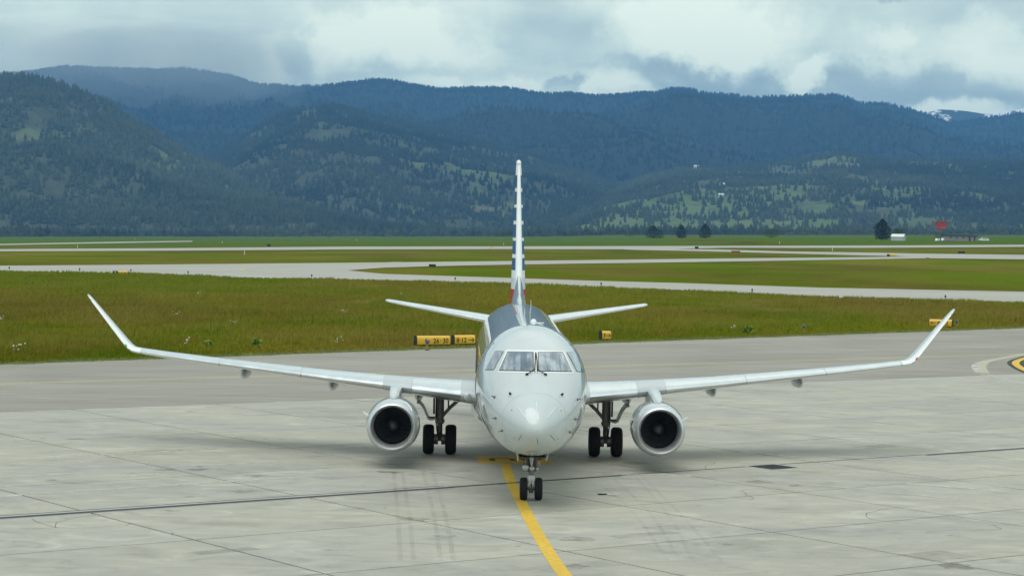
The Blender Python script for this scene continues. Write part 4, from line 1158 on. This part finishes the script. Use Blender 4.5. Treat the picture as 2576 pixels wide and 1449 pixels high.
MB().path([(-.02, .0, .78), (-.24, .45, 1.32)], .03, 8).path([(.02, .0, .78), (.24, .45, 1.32)], .03, 8).path([(-.10, 0, .75), (-.13, .02, 1.3)], .045, 8).path([(.10, 0, .75), (.13, .02, 1.3)], .045, 8).build('drag_brace', M_GEAR, ng)
for x_, z_, r_ in ((-.165, .86, .098), (.012, .84, .075), (.155, .835, .050)):
    lm = MB().lathe([(0, -.055), (r_ * .6, -.05), (r_ * .92, -.035)], (x_, -.12, z_), (0, 1, 0), 24).build('taxi_light', M_LENS, ng, 60)
    MB().lathe([(r_ * .92, -.035), (r_, -.04), (r_ * 1.05, -.01), (r_ * .8, .06), (0, .09)], (x_, -.12, z_), (0, 1, 0), 24).build('housing', M_BLACK, lm, 50)
MB().box((.20, -.05, .98), (.07, .02, .10)).build('data_plate', material('pink_plate', (.55, .30, .26), .6), ng, 0)
MB().path([(-.10, -.05, 1.28), (-.22, -.08, 1.05), (-.20, -.10, .92)], .008, 6).build('cable', M_BLACK, ng)
MB().rings([[(x_ * w_, y_, z_) for x_, y_ in ((-1, -.14), (0, -.17), (1, -.14), (0, -.11))] for w_, z_ in ((.03, 1.42), (.055, 1.30), (.055, 1.08), (.015, .90))]).build('leg_fairing', M_GEARW, ng, 40)
for sx in (-1, 1):
    rr = []
    for y_, zb in ((-1.0, 1.16), (-.8, 1.10), (.1, 1.04), (.4, 1.06)):
        rr.append([(sx * .40, y_, 1.34), (sx * .415, y_, 1.34), (sx * .375, y_, zb), (sx * .355, y_, zb)])
    MB().rings(rr).build('bay_door', M_GEARW, ng, 0)
    MB().path([(sx * .37, .1, 1.12), (sx * .16, .1, 1.3)], .012, 6).build('door_rod', M_GEARW, ng)
MB().box((0, -.25, 1.215), (.68, 1.3, .02)).build('wheel_well', M_DARK, ng, 0)

# ================================================================== THINGS ON THE AIRFIELD
def text_verts(body, size):
    cu = bpy.data.curves.new('t', 'FONT'); cu.body = body; cu.size = size; cu.align_x = 'CENTER'; cu.resolution_u = 3
    cu.offset = size * 0.018
    ob = bpy.data.objects.new('t', cu); COL.objects.link(ob)
    dg = bpy.context.evaluated_depsgraph_get()
    me = bpy.data.meshes.new_from_object(ob.evaluated_get(dg))
    vs = [tuple(v.co) for v in me.vertices]; fs = [tuple(p.vertices) for p in me.polygons]
    bpy.data.objects.remove(ob); bpy.data.curves.remove(cu); bpy.data.meshes.remove(me)
    return vs, fs
M_SIGN = material('sign_yellow', (0.72, 0.43, 0.02), 0.35, coat=0.3, build=vary(0.10, 3.0, 0.05))
M_SIGNB = material('sign_black', (0.012, 0.014, 0.014), 0.5, build=vary(0.3, 6.0))
M_SIGNR = material('sign_red', (0.30, 0.05, 0.045), 0.45, build=vary(0.2, 6.0))
M_LEG = material('sign_leg', (0.03, 0.028, 0.025), 0.6)
M_PAD = material('sign_pad_concrete', (0.40, 0.39, 0.34), 0.85, build=vary(0.15, 5.0))
M_WPOST = material('white_plastic', (0.80, 0.80, 0.78), 0.5, build=vary(0.06, 6.0))
PROF = [(.13, 0.0), (.19, .04), (.205, .12), (.205, .38), (.19, .45), (.14, .51), (.06, .54)]
def arrow(x, z, ln, d, t=.045):
    """black arrow along x; d = +1 points right"""
    hx = x + d * ln / 2; m = MB()
    m.add([(x - d * ln / 2, 0, z - t / 2), (hx - d * .05, 0, z - t / 2), (hx - d * .05, 0, z + t / 2), (x - d * ln / 2, 0, z + t / 2)], [(0, 1, 2, 3)])
    for s_ in (-1, 1):
        m.add([(hx, 0, z), (hx - d * .13, 0, z + s_ * .13), (hx - d * .13 - d * .045, 0, z + s_ * .11), (hx - d * .06, 0, z)], [(0, 1, 2, 3)])
    return m
def sign(name, u0, u1, v, theta, label, spec, legs=4, mat=None, scale=1.0, ends=None, pad=True, cat='sign', dark_part=None):
    c = spot((u0 + u1) / 2, v); D_ = c.y
    wid = (u1 - u0) * D_ / _F
    th = R(theta); dep = .41 * scale
    ln = max((wid - abs(math.sin(th)) * dep * .9) / math.cos(th), .3)
    o = empty(name, (c.x, c.y, c.z - .05), th); leg_h = .16 * scale
    if pad: MB().box((0, 0, .0), (ln + .3, .7 * scale, .13)).build('base', M_PAD, o, 0)
    prof = [(a * scale, b * scale) for a, b in PROF]
    rr = []
    for x in (-ln / 2 + .02, ln / 2 - .02):
        rr.append([(x, -a, leg_h + b) for a, b in prof] + [(x, a, leg_h + b) for a, b in reversed(prof)])
    MB().rings(rr, False, False).build('panel', mat or M_SIGN, o, 40)
    for x in (-1, 1):
        k = 1.07
        rr = [[(x * (ln / 2 - .02) + x * e, -a * k, leg_h - .01 + b * k) for a, b in prof] + [(x * (ln / 2 - .02) + x * e, a * k, leg_h - .01 + b * k) for a, b in reversed(prof)] for e in (0, .03)]
        MB().rings(rr).build('end_cap', M_SIGNB, o, 40)
    MB().box((0, 0, leg_h - .012), (ln, .30 * scale, .03)).build('frame', M_LEG, o, 0)
    lm = MB().box((0, 0, 0), (.05, .16 * scale, leg_h)).mesh('leg', M_LEG, 0)
    for k in range(legs):
        obj_of('leg', lm, o, (-ln / 2 + ln * (k + .5) / legs, 0, .02 + leg_h / 2))
    m = MB(); zc_ = leg_h + .25 * scale; fr = -(.205 * scale + .006)
    for item in spec:
        if item[0] == 'T':
            vs, fs = text_verts(item[1], item[3] * scale)
            hh = max(v_[1] for v_ in vs)
            m.add([(v_[0] + item[2] * ln, fr, v_[1] + zc_ - hh / 2) for v_ in vs], fs)
        elif item[0] in '<>':
            a = arrow(item[2] * ln, zc_, item[3] * scale, 1 if item[0] == '>' else -1); m.add([(x, fr, z) for x, _, z in a.v], a.f)
        elif item[0] == 'B':
            x = item[2] * ln; a = MB().add([(x + r_ * math.cos(t_) * .035 * scale, fr, zc_ + r_ * math.sin(t_) * .035 * scale) for r_ in (1,) for t_ in np.linspace(0, 6.283, 9)[:-1]], [tuple(range(8))]); m.add(a.v, a.f)
        elif item[0] == 'U':      # arrow bending to the left
            x = item[2] * ln
            for q in ([(-.16, 0), (-.05, .13), (-.01, .11), (-.08, .025), (.02, .025), (.02, -.025), (-.08, -.025), (-.01, -.11), (-.05, -.13)], [(.02, .025), (.10, .0), (.10, -.12), (.05, -.12), (.05, -.03), (.02, -.025)], [(.12, -.02), (.19, .03), (.22, .0), (.14, -.07)]):
                a = MB().add([(x + p[0] * scale, fr, zc_ + p[1] * scale) for p in q], [tuple(range(len(q)))]); m.add(a.v, a.f)
    if spec: m.build('lettering', M_SIGNB, o, 0)
    if dark_part:
        f0, f1, ch = dark_part
        rr = [[(x, -a * 1.012 - .003, leg_h + b) for a, b in prof] + [(x, a * 1.012 + .003, leg_h + b) for a, b in reversed(prof)] for x in (-ln / 2 + .03 + f0 * (ln - .06), -ln / 2 + .03 + f1 * (ln - .06))]
        MB().rings(rr).build('black_panel', M_SIGNB, o, 40)
        if ch:
            vs, fs = text_verts(ch, .42 * scale); hh = max(v_[1] for v_ in vs); xm = -ln / 2 + ln * (f0 + f1) / 2
            MB().add([(v_[0] + xm, fr - .012, v_[1] + zc_ - hh / 2) for v_ in vs], fs).build('letter', M_WPOST, o, 0)
    return tag(o, label, cat)
sign('taxiway_sign', 1042, 1133, 871.5, 28, 'yellow taxiway sign reading 26-30 with a bent left arrow', [('U', 0, -.20, 0), ('T', '26', .07, .40), ('B', 0, .205), ('T', '30', .345, .40)], 6)
sign('taxiway_sign', 1136, 1196, 869.5, 28, 'yellow taxiway sign reading 8-12 with a right arrow beside the fuselage', [('T', '8', -.34, .40), ('B', 0, -.235), ('T', '12', -.06, .40), ('>', 0, .30, .40)], 4)
sign('taxiway_sign', 1507, 1538, 857.5, 26, 'small yellow taxiway sign reading F with a right arrow', [('T', 'F', -.22, .40), ('>', 0, .20, .34)], 2)
sign('taxiway_sign', 2338, 2396, 824, -22, 'yellow taxiway sign with left arrow and 8 partly behind the right winglet', [('<', 0, -.33, .40), ('T', '8', -.08, .42), ('B', 0, .05), ('T', '12', .22, .42)], 3)
sign('taxiway_sign', 284, 322, 692.5, 4, 'black and yellow taxiway sign with A and two arrows at far left', [('<', 0, -.09, .36), ('T', 'A', .10, .42), ('>', 0, .30, .36)], 4, dark_part=(0.0, .34, 'T'), scale=.95)
sign('taxiway_sign', 1079, 1096, 672, 12, 'black back of a low sign on the grass wedge', [], 2, M_SIGNB, .9, pad=False)
sign('taxiway_sign', 1840, 1862, 636, 5, 'dull red low sign beside the far narrow taxiway', [], 3, M_SIGNR, 1.1, pad=False)
sign('taxiway_sign', 2231, 2255, 646, -8, 'small yellow sign with black end on the far grass strip', [], 3, M_SIGN, 1.2, pad=False, dark_part=(0.0, .3, ''))
sign('taxiway_sign', 2410, 2427, 638, 0, 'low black sign by the far taxiway near the right edge', [], 3, M_SIGNB, 1.3, pad=False)
sign('taxiway_sign', 1748, 1757, 626, 0, 'tiny dark square sign where the far taxiway leaves the runway', [], 2, M_SIGNB, 1.5, pad=False)
sign('taxiway_sign', 1232, 1240, 624, 0, 'tiny yellow marker at the runway edge left of the fin', [], 2, M_SIGN, 1.0, pad=False)
sign('taxiway_sign', 672, 681, 621.5, 0, 'small black upright marker at the runway edge on the left', [], 1, M_SIGNB, 2.2, pad=False)

ORD = ['first', 'second', 'third', 'fourth', 'fifth', 'sixth', 'seventh', 'eighth', 'ninth', 'tenth']
M_BLUE = material('blue_lens', (0.02, 0.03, 0.12), 0.2, coat=0.8)
M_ORANGE = material('orange_stem', (0.45, 0.25, 0.06), 0.6)
def edge_light(u, v, label, k=1.0, group='blue taxiway edge lights'):
    c = spot(u, v); o = empty('edge_light', (c.x, c.y, c.z - .05))
    MB().lathe([(.14, 0), (.14, .08), (.05, .10), (.03, .12)], (0, 0, 0), (0, 0, 1), 12).build('base', M_LEG, o)
    MB().path([(0, 0, .1), (0, 0, .42 * k)], .03, 8).build('stem', M_ORANGE, o)
    MB().lathe([(.05, .42 * k), (.10, .44 * k), (.11, .52 * k), (.09, .62 * k), (.04, .68 * k), (0, .69 * k)], (0, 0, 0), (0, 0, 1), 14).build('lens', M_BLUE, o)
    return tag(o, label, 'edge light', group)
edge_light(2022, 838, 'dark blue edge light right of the green shrub by the taxiway')
edge_light(2407, 824, 'dark blue edge light just right of the sign behind the winglet')
edge_light(1075, 881, 'blue edge light in front of the 26-30 sign')
for k, (u, v) in enumerate([(23, 684.6), (200, 688), (329, 690.5), (473, 695.5), (784, 704.5), (1145, 712), (1512, 725.6), (1892, 742.5), (2378, 759.5)]):
    edge_light(u, v, f'{ORD[k]} dark edge light from the left along the curving taxiway', 1.25, 'edge lights of the curving taxiway')
for k, (u, v) in enumerate([(339, 603), (195, 624), (559, 612), (615, 640.5), (897, 606), (1267, 616.5), (1961, 614), (2094, 631)]):
    c = spot(u, v); o = empty('marker_post', (c.x, c.y, c.z - .06))
    MB().path([(0, 0, 0), (0, 0, 1.5), (0, 0, 1.55)], [.10, .10, .06], 8).build('post', M_WPOST, o)
    MB().path([(0, 0, 1.2), (0, 0, 1.32)], .107, 8).build('band', M_SIGNB, o)
    order = sorted([339, 195, 559, 615, 897, 1267, 1961, 2094]).index(u)
    tag(o, f'{ORD[order]} thin white marker post from the left on the far meadow', 'marker post', 'white marker posts on the meadow')

# ------------------------------------------------------------------ shrubs and wild flowers in the near meadow
M_LEAF = material('shrub_leaves', (0.20, 0.30, 0.055), 0.8, spec=0.0, build=vary(0.4, 2.2))
M_LEAFD = material('tree_needles', (0.015, 0.028, 0.014), 0.9, spec=0.2, build=vary(0.5, 0.35))
M_LEAFB = material('broad_leaves', (0.045, 0.075, 0.025), 0.85, spec=0.2, build=vary(0.5, 0.4))
M_BARK = material('bark', (0.07, 0.055, 0.04), 0.9, build=vary(0.3, 2.0))
M_PETAL = material('white_petals', (0.50, 0.50, 0.44), 0.8, spec=0.1, build=vary(0.05, 9.0))
def leaf_cloud(P_, size, mat, name, parent, up=0.3):
    n = len(P_)
    nrm = rng.normal(0, 1, (n, 3)); nrm[:, 2] = np.abs(nrm[:, 2]) + up; nrm /= np.linalg.norm(nrm, axis=1)[:, None]
    t1 = np.cross(nrm, rng.normal(0, 1, (n, 3))); t1 /= np.linalg.norm(t1, axis=1)[:, None]; t2 = np.cross(nrm, t1)
    s_ = size * (0.5 + rng.random(n))[:, None]
    V = np.stack([P_ - t1 * s_, P_ + t2 * s_ * .6, P_ + t1 * s_, P_ - t2 * s_ * .6], 1).reshape(-1, 3)
    return obj_of(name, np_mesh(name, V, np.arange(n * 4).reshape(-1, 4), mat), parent)
def shrub(u, v, wpx, hpx, label, n=700):
    c = spot(u, v); k = c.y / _F; W_, H_ = wpx * k, hpx * k
    o = empty('shrub', (c.x, c.y, c.z - .08))
    m = MB()
    for a in range(7):
        an = a * .9; m.path([(0, 0, 0), (W_ * .12 * math.cos(an), W_ * .12 * math.sin(an), H_ * .4), (W_ * .3 * math.cos(an), W_ * .3 * math.sin(an), H_ * .8)], [.025, .018, .008], 5)
    m.build('stem', M_BARK, o)
    a = rng.random(n) * 6.283; r_ = rng.random(n) ** .6; hgt = rng.random(n)
    env = (0.35 + 0.75 * np.sin(np.clip(hgt * 1.15 + .25, 0, 3.1))) * (1 - .55 * hgt)
    env *= (0.7 + 0.5 * vnoise(a * 1.3, hgt * 3, 8))
    P_ = np.stack([np.cos(a) * r_ * env * W_ * .5, np.sin(a) * r_ * env * W_ * .5, hgt * H_ * (0.75 + .3 * vnoise(a * 1.5, a * 0, 4)) + .05], -1)
    leaf_cloud(P_, .07, M_LEAF, 'foliage', o)
    return tag(o, label, 'shrub', 'shrubs in the meadow')
shrub(645, 874, 36, 24, 'bright green spiky shrub left of the 26-30 sign')
shrub(525, 872, 46, 17, 'low green bush left of the spiky shrub', 500)
shrub(1882, 838, 44, 20, 'dark green bush beside the taxiway right of the F sign')
shrub(1165, 720, 26, 9, 'small green bush by the curving taxiway left of the fin', 300)
def flowers(u, v, wpx, label, n=9):
    c = spot(u, v); W_ = wpx * c.y / _F
    o = empty('flower_patch', (c.x, c.y, c.z - .06))
    m = MB(); ms = MB()
    for k in range(n):
        x, y, z = rng.normal(0, W_ / 4), rng.normal(0, .5), .22 + .32 * rng.random()
        r_ = .028 + .03 * rng.random()
        m.lathe([(0, .03), (r_ * .7, .025), (r_, 0), (r_ * .5, -.02)], (x, y, z), (rng.normal(0, .3), -.6, .8), 7)
        ms.path([(x, y, 0), (x, y, z)], .006, 3)
    st = ms.build('stalk', M_LEAF, o); st['kind'] = 'stuff'
    bl = m.build('blossom', M_PETAL, o); bl['kind'] = 'stuff'
    return tag(o, label, 'flowers', 'white flower patches in the meadow')
for u, v, w_, lab in [(441, 797, 16, 'white flowers below the left winglet tip'), (591, 821, 18, 'sparse white flowers right of the left winglet'), (866, 793, 14, 'white flowers left of the tailplane tip'), (853, 866, 20, 'white flowers midway between shrub and 26-30 sign'),
                      (41, 889, 24, 'row of white flowers at the left edge by the taxiway'), (497, 746, 14, 'white flower clump on the bright green strip'), (4, 810, 8, 'white flowers cut by the left edge of view'), (470, 871, 12, 'small white flowers under the left winglet bend'), (1010, 746, 12, 'few white flowers left of the tailplane near curving taxiway'), (1846, 833, 16, 'pale flowers left of the dark green bush')]:
    flowers(u, v, w_, lab)

# ------------------------------------------------------------------ lone trees beyond the runway
def tree(name, u, v, wpx, hpx, label, kind='fir', n=1300):
    c = spot(u, v); k = c.y / _F; W_, H_ = wpx * k, hpx * k
    o = empty(name, (c.x, c.y, c.z - .2))
    MB().path([(0, 0, 0), (0, 0, H_ * .3), (.02 * H_, 0, H_ * .9)], [H_ * .028, H_ * .02, H_ * .004], 8).build('trunk', M_BARK, o)
    lb = MB()
    for q in range(14):
        z = H_ * (.15 + .75 * q / 14); a = q * 2.4; ln = W_ * .45 * (1 - .8 * q / 14)
        lb.path([(0, 0, z), (ln * math.cos(a), ln * math.sin(a), z + H_ * (.02 if kind == 'fir' else .12))], [H_ * .008, H_ * .002], 5)
    lb.build('limb', M_BARK, o)
    a = rng.random(n) * 6.283; h_ = rng.random(n) ** (1.0 if kind == 'fir' else .8); r_ = rng.random(n) ** .45
    if kind == 'fir': env = np.where(h_ < .18, .75 + h_ * 1.4, 1.0 * (1 - ((h_ - .18) / .82) ** 2.6))
    else: env = np.sqrt(np.clip(1 - (1.9 * (h_ - .52)) ** 2, 0, 1))
    lump = .70 + .55 * vnoise(a * 2.2 + 7 * u, h_ * 8, 3)
    zz = (.06 if kind == 'fir' else .12) + h_ * (.94 if kind == 'fir' else .86)
    P_ = np.stack([np.cos(a) * r_ * env * lump * W_ * .5, np.sin(a) * r_ * env * lump * W_ * .5, zz * H_], -1)
    leaf_cloud(P_, H_ * .032, M_LEAFD if kind == 'fir' else M_LEAFB, 'crown', o, 0.1)
    return tag(o, label, 'tree', 'lone trees beyond the runway')
tree('fir_tree', 1643, 600, 40, 34, 'leftmost of three dark firs right of the fin', n=1500)
tree('fir_tree', 1661, 600, 22, 20, 'small dark fir hugging the leftmost big fir', n=700)
tree('fir_tree', 1714, 600, 28, 35, 'pointed narrow dark fir, middle of the three')
tree('fir_tree', 1773, 600, 36, 37, 'rounded dark fir, rightmost of the three')
tree('broadleaf_tree', 1941, 600, 46, 25, 'round green tree between the firs and the white shed', 'round')
tree('fir_tree', 2219, 604, 46, 54, 'tall dark fir standing left of the white shed', n=1800)
tree('broadleaf_tree', 2260, 604, 42, 30, 'dark leafy tree right behind the white shed', 'round')
tree('broadleaf_tree', 190, 590, 34, 18, 'low dark tree at the field edge on the far left', 'round', 700)
tree('broadleaf_tree', 262, 590, 30, 18, 'round dark bush tree at the left field edge', 'round', 700)
tree('broadleaf_tree', 1060, 593, 34, 14, 'low bushy tree at the field edge left of the fin', 'round', 700)
tree('broadleaf_tree', 1585, 598, 40, 16, 'pale bushy tree left of the three firs', 'round', 700)

# ------------------------------------------------------------------ radar station
def stand(u, v, name, rz=0.0):
    c = spot(u, v); return empty(name, (c.x, c.y, c.z - .06), rz), c.y / _F
M_WALLW = material('white_cladding', (0.48, 0.50, 0.56), 0.7, build=vary(0.06, 0.8))
M_ROOFW = material('pale_roof_sheet', (0.70, 0.72, 0.64), 0.5, build=vary(0.06, 0.8))
M_WALLB = material('brown_block_wall', (0.28, 0.25, 0.25), 0.8, build=vary(0.15, 1.0))
M_ROOFD = material('dark_green_roof', (0.03, 0.07, 0.075), 0.6, build=vary(0.15, 1.0))
M_RADAR = material('radar_red', (0.33, 0.04, 0.035), 0.6, build=vary(0.15, 1.0))
M_LATT = material('steel_lattice', (0.06, 0.065, 0.07), 0.6, 0.3)
M_CARW = material('white_car_paint', (0.80, 0.81, 0.80), 0.25, coat=0.8, build=vary(0.03, 1.0))
M_CARG = material('dark_car_glass', (0.02, 0.025, 0.03), 0.08, coat=1.0)
o, k = stand(2260, 605.5, 'shed', R(-24)); w_, d_, h_ = 31 * k, 26 * k, 10 * k
MB().box((0, 0, h_ / 2), (w_, d_, h_)).add([(w_ / 2, -d_ / 2, h_), (w_ / 2, d_ / 2, h_), (w_ / 2, 0, h_ * 1.62), (-w_ / 2, -d_ / 2, h_), (-w_ / 2, d_ / 2, h_), (-w_ / 2, 0, h_ * 1.62)], [(0, 1, 2), (3, 5, 4)]).build('wall', M_WALLW, o, 0)
for sy in (-1, 1):
    MB().rings([[(x, sy * (d_ / 2 + .25), h_ - .12), (x, 0, h_ * 1.64), (x, 0, h_ * 1.64 + .12), (x, sy * (d_ / 2 + .25), h_)] for x in (-w_ / 2 - .25, w_ / 2 + .25)]).build('roof', M_ROOFW, o, 0)
MB().box((w_ * .1, -d_ / 2 - .02, h_ * .42), (w_ * .25, .06, h_ * .84)).build('door', M_WALLW, o, 0)
tag(o, 'white metal shed with pale pitched roof right of the tall fir', 'shed')
o, k = stand(2412, 606.5, 'radar_building', R(4)); w_, h_ = 84 * k, 15.0 * k
MB().box((0, 0, h_ * .45), (w_, 8, h_ * .9)).build('wall', M_WALLB, o, 0)
MB().box((0, 0, h_ * .95), (w_ + 1.0, 9.2, h_ * .13)).build('roof', M_ROOFD, o, 0)
for x, w2 in ((w_ * .27, w_ * .06), (w_ * .42, w_ * .05)): MB().box((x, -4.02, h_ * .38), (w2, .06, h_ * .76)).build('door', M_LATT, o, 0)
for x in (-w_ * .3, -w_ * .12, w_ * .08): MB().box((x, -4.02, h_ * .55), (w_ * .06, .05, h_ * .25)).build('window', M_CARG, o, 0)
tag(o, 'long low brown building with dark roof under the red radar', 'building')
o, k = stand(2365, 606, 'radar_tower', R(6)); H_ = 20 * k
for sx in (-1, 1):
    for sy in (-1, 1):
        MB().path([(sx * 2.0, sy * 2.0, 0), (sx * 2.0, sy * 2.0, H_)], .12, 6).build('leg', M_LATT, o)
br = MB()
for a, b_ in (((-2, -2), (2, -2)), ((2, -2), (2, 2)), ((2, 2), (-2, 2)), ((-2, 2), (-2, -2))):
    br.path([(*a, .3), (*b_, H_ * .95)], .06, 5).path([(*b_, .3), (*a, H_ * .95)], .06, 5)
br.build('bracing', M_LATT, o)
MB().box((0, 0, H_), (40 * k, 5.0, .25)).build('platform', M_LATT, o, 0)
rl = MB()
for x in np.linspace(-19 * k, 19 * k, 9): rl.path([(x, -2.4, H_), (x, -2.4, H_ + 1.0)], .035, 5)
rl.path([(-19 * k, -2.4, H_ + 1.0), (19 * k, -2.4, H_ + 1.0)], .04, 5)
rl.build('railing', M_LATT, o)
MB().path([(0, 0, H_), (0, 0, H_ + 2.0)], [.8, .55], 12).build('turntable', M_RADAR, o)
rr = []
aw, ah = 30 * k, 21 * k
an = empty('antenna', (0, 0, H_ + 1.2), 0, o)
V = []
for j in range(9):
    for i in range(13):
        a, b_ = i / 12 * 2 - 1, j / 8
        wz = aw / 2 * (1.0 if b_ > .14 else .55 + .45 * b_ / .14)
        V.append((a * wz, -.9 * a * a - .5 * (b_ - .5) ** 2, b_ * ah * .8 + ah * .32))
m = MB(); m.add(V, [(j * 13 + i, j * 13 + i + 1, (j + 1) * 13 + i + 1, (j + 1) * 13 + i) for j in range(8) for i in range(12)])
m.add([(x, y + .12, z) for x, y, z in V], [(j * 13 + i, (j + 1) * 13 + i, (j + 1) * 13 + i + 1, j * 13 + i + 1) for j in range(8) for i in range(12)])
m.build('reflector', M_RADAR, an, 50)
MB().path([(0, .3, 0), (0, .3, ah * 1.1)], .18, 8).path([(0, .2, .4), (0, -2.2, .2), (0, -2.4, .8)], .10, 8).build('feed_horn', M_RADAR, an)
tag(o, 'steel radar tower with red rectangular antenna on top', 'radar tower')
def vehicle(name, u, v, wpx, rz, label, van=False):
    o, k = stand(u, v, name, rz); ln = wpx * k; s_ = ln / 4.8
    if van: pr_ = [(-2.4, .35), (-2.4, 1.15), (-2.25, 1.30), (-1.75, 2.05), (-1.5, 2.2), (2.3, 2.2), (2.4, 2.0), (2.4, .35)]
    else: pr_ = [(-2.4, .38), (-2.42, .78), (-2.3, .92), (-1.35, 1.05), (-.55, 1.62), (-.3, 1.70), (1.75, 1.70), (2.25, 1.15), (2.4, 1.0), (2.4, .38)]
    rr = [[(x * s_, y * s_, z * s_) if z < 1.1 else (x * s_ * .985, y * s_ * .86, z * s_) for x, z in pr_] for y in (-.9, -.86, .86, .9)]
    MB().rings(rr).build('body', M_CARW, o, 30)
    g_ = [(-1.25, 1.12), (-.5, 1.56), (1.6, 1.56), (1.95, 1.12)] if not van else [(-2.0, 1.35), (-1.6, 1.95), (-.5, 1.95), (-.5, 1.35)]
    for sy in (-1, 1):
        MB().add([(x * s_, sy * (.905 if z < 1.2 else .80 if not van else .80) * s_, z * s_) for x, z in g_], [(0, 1, 2, 3)]).build('side_glass', M_CARG, o, 0)
        for x in (-1.45, 1.45):
            wh = empty('wheel', (x * s_, sy * .82 * s_, .34 * s_), 0, o)
            MB().lathe([(.19, -.11), (.33, -.11), (.34, 0), (.33, .11), (.19, .11)], (0, 0, 0), (0, 1, 0), 18).build('tyre', M_TYRE, wh)
            MB().lathe([(0, -.06), (.2, -.09), (.2, .09), (0, .06)], (0, 0, 0), (0, 1, 0), 14).build('rim', M_ALU, wh)
        MB().box((-2.40 * s_, sy * .62 * s_, .78 * s_), (.06, .32 * s_, .14 * s_)).build('headlight', M_LENS, o, 0)
    return tag(o, label, 'van' if van else 'car')
vehicle('parked_car', 2474, 607, 26, R(6), 'white car parked right of the low brown building')
vehicle('parked_van', 2358, 607.5, 17, R(58), 'left white van parked under the radar tower', True)
vehicle('parked_van', 2373, 607, 17, R(58), 'right white van parked against the low brown building', True)

# black letters on the yellow stand box, to be read from the pilot's side
vs, fs = text_verts('AU', 1.05)
ca, sa = math.cos(R(180 + 8)), math.sin(R(180 + 8))
MB().add([(.22 + x * 1.25 * ca - (y - .38) * sa, 66.72 + x * 1.25 * sa + (y - .38) * ca, .011) for x, y, _ in vs], fs).build('stand_letters', M_BLKP, apron, 0)
# a stray strap and small scraps on the concrete
c = c7(468, 704); o = empty('lost_strap', (c.x, c.y, .004), R(20))
MB().path([(-.28, .06, .012), (-.18, -.02, .014), (-.05, .01, .012)], .02, 6).build('hook', M_GRATE, o)
MB().box((.15, 0, .010), (.36, .05, .008)).build('webbing', M_WPOST, o, 0)
tag(o, 'small pale strap with dark hook lying on concrete right of nose wheel', 'strap')

# oil stains, cracks and slab patches on the apron
M_OIL = worn((0.10, 0.095, 0.08), 0.8, 1.8, 0.36, 0.60, amax=0.38)
M_PATCH = worn((0.46, 0.45, 0.40), 0.7, 1.2, 0.34, 0.66, amax=0.35)
M_PATCHD = worn((0.23, 0.225, 0.20), 0.7, 1.2, 0.34, 0.66, amax=0.28)
srng = np.random.default_rng(23)
def inview(y0, y1):
    y = y0 + (y1 - y0) * srng.random(); return (srng.random() - .5) * .46 * y, y
for k in range(26):
    x, y = inview(44, 84)
    r0 = .10 + .35 * srng.random() ** 2
    pts = [(x + r0 * (1 + .35 * srng.normal()) * math.cos(a), y + r0 * (1 + .35 * srng.normal()) * math.sin(a)) for a in np.linspace(0, 6.283, 15)[:-1]]
    sheet('oil_stain', pts, M_OIL, apron, 0.003 + .00003 * k)
for k in range(16):
    x, y = inview(44, 80); u_, v_ = to_uv((x, y)); lu, lv = .5 + 2.2 * srng.random(), .25 + .9 * srng.random()
    sheet('repair_patch', [uv(u_, v_), uv(u_ + lu, v_), uv(u_ + lu, v_ + lv), uv(u_, v_ + lv)], M_PATCH if k % 3 else M_PATCHD, apron, 0.0022 + .00003 * k)
for k in range(9):
    x, y = inview(45, 72); a = srng.random() * 6.28; pts = [(x, y)]
    for q in range(9):
        a += srng.normal() * .45; x += .42 * math.cos(a); y += .42 * math.sin(a); pts.append((x, y))
    ribbon('hairline_crack', pts, .014, M_CRACK, apron, 0.0036)
# far houses on the foothill meadows
def hill_spot(h, u, v):
    d = sight(u, v); t = h.d0 + 20
    while t < h.dc * 1.1:
        if CAM_H + d.z * t < float(h.height(np.array([d.x / d.y]), np.array([d.y * t]))[0]): break
        t += 8
    return Vector((d.x * t, d.y * t, float(h.height(np.array([d.x / d.y]), np.array([d.y * t]))[0])))
for u, v, lab, ln in ((1751, 424, 'white house high on the foothill right of the fin', 15), (1816, 470, 'upper pale house below the foothill meadow', 11), (1813, 497, 'lower pale house at the foothill forest edge', 12)):
    c = hill_spot(H5, u, v); o = empty('far_house', (c.x, c.y - 6, c.z - 1), R(12))
    MB().box((0, 0, 3.5), (ln, 9, 7)).add([(ln / 2, -4.5, 7), (ln / 2, 4.5, 7), (ln / 2, 0, 10), (-ln / 2, -4.5, 7), (-ln / 2, 4.5, 7), (-ln / 2, 0, 10)], [(0, 1, 2), (3, 5, 4)]).build('wall', M_WALLW, o, 0)
    for sy in (-1, 1): MB().rings([[(x, sy * 5.2, 6.6), (x, 0, 10.1), (x, 0, 10.5), (x, sy * 5.2, 7.0)] for x in (-ln / 2 - .6, ln / 2 + .6)]).build('roof', M_ROOFW, o, 0)
    for x in (-ln * .3, 0, ln * .3): MB().box((x, -4.52, 3.8), (1.8, .1, 1.8)).build('window', M_CARG, o, 0)
    tag(o, lab, 'house', 'far houses on the foothills')
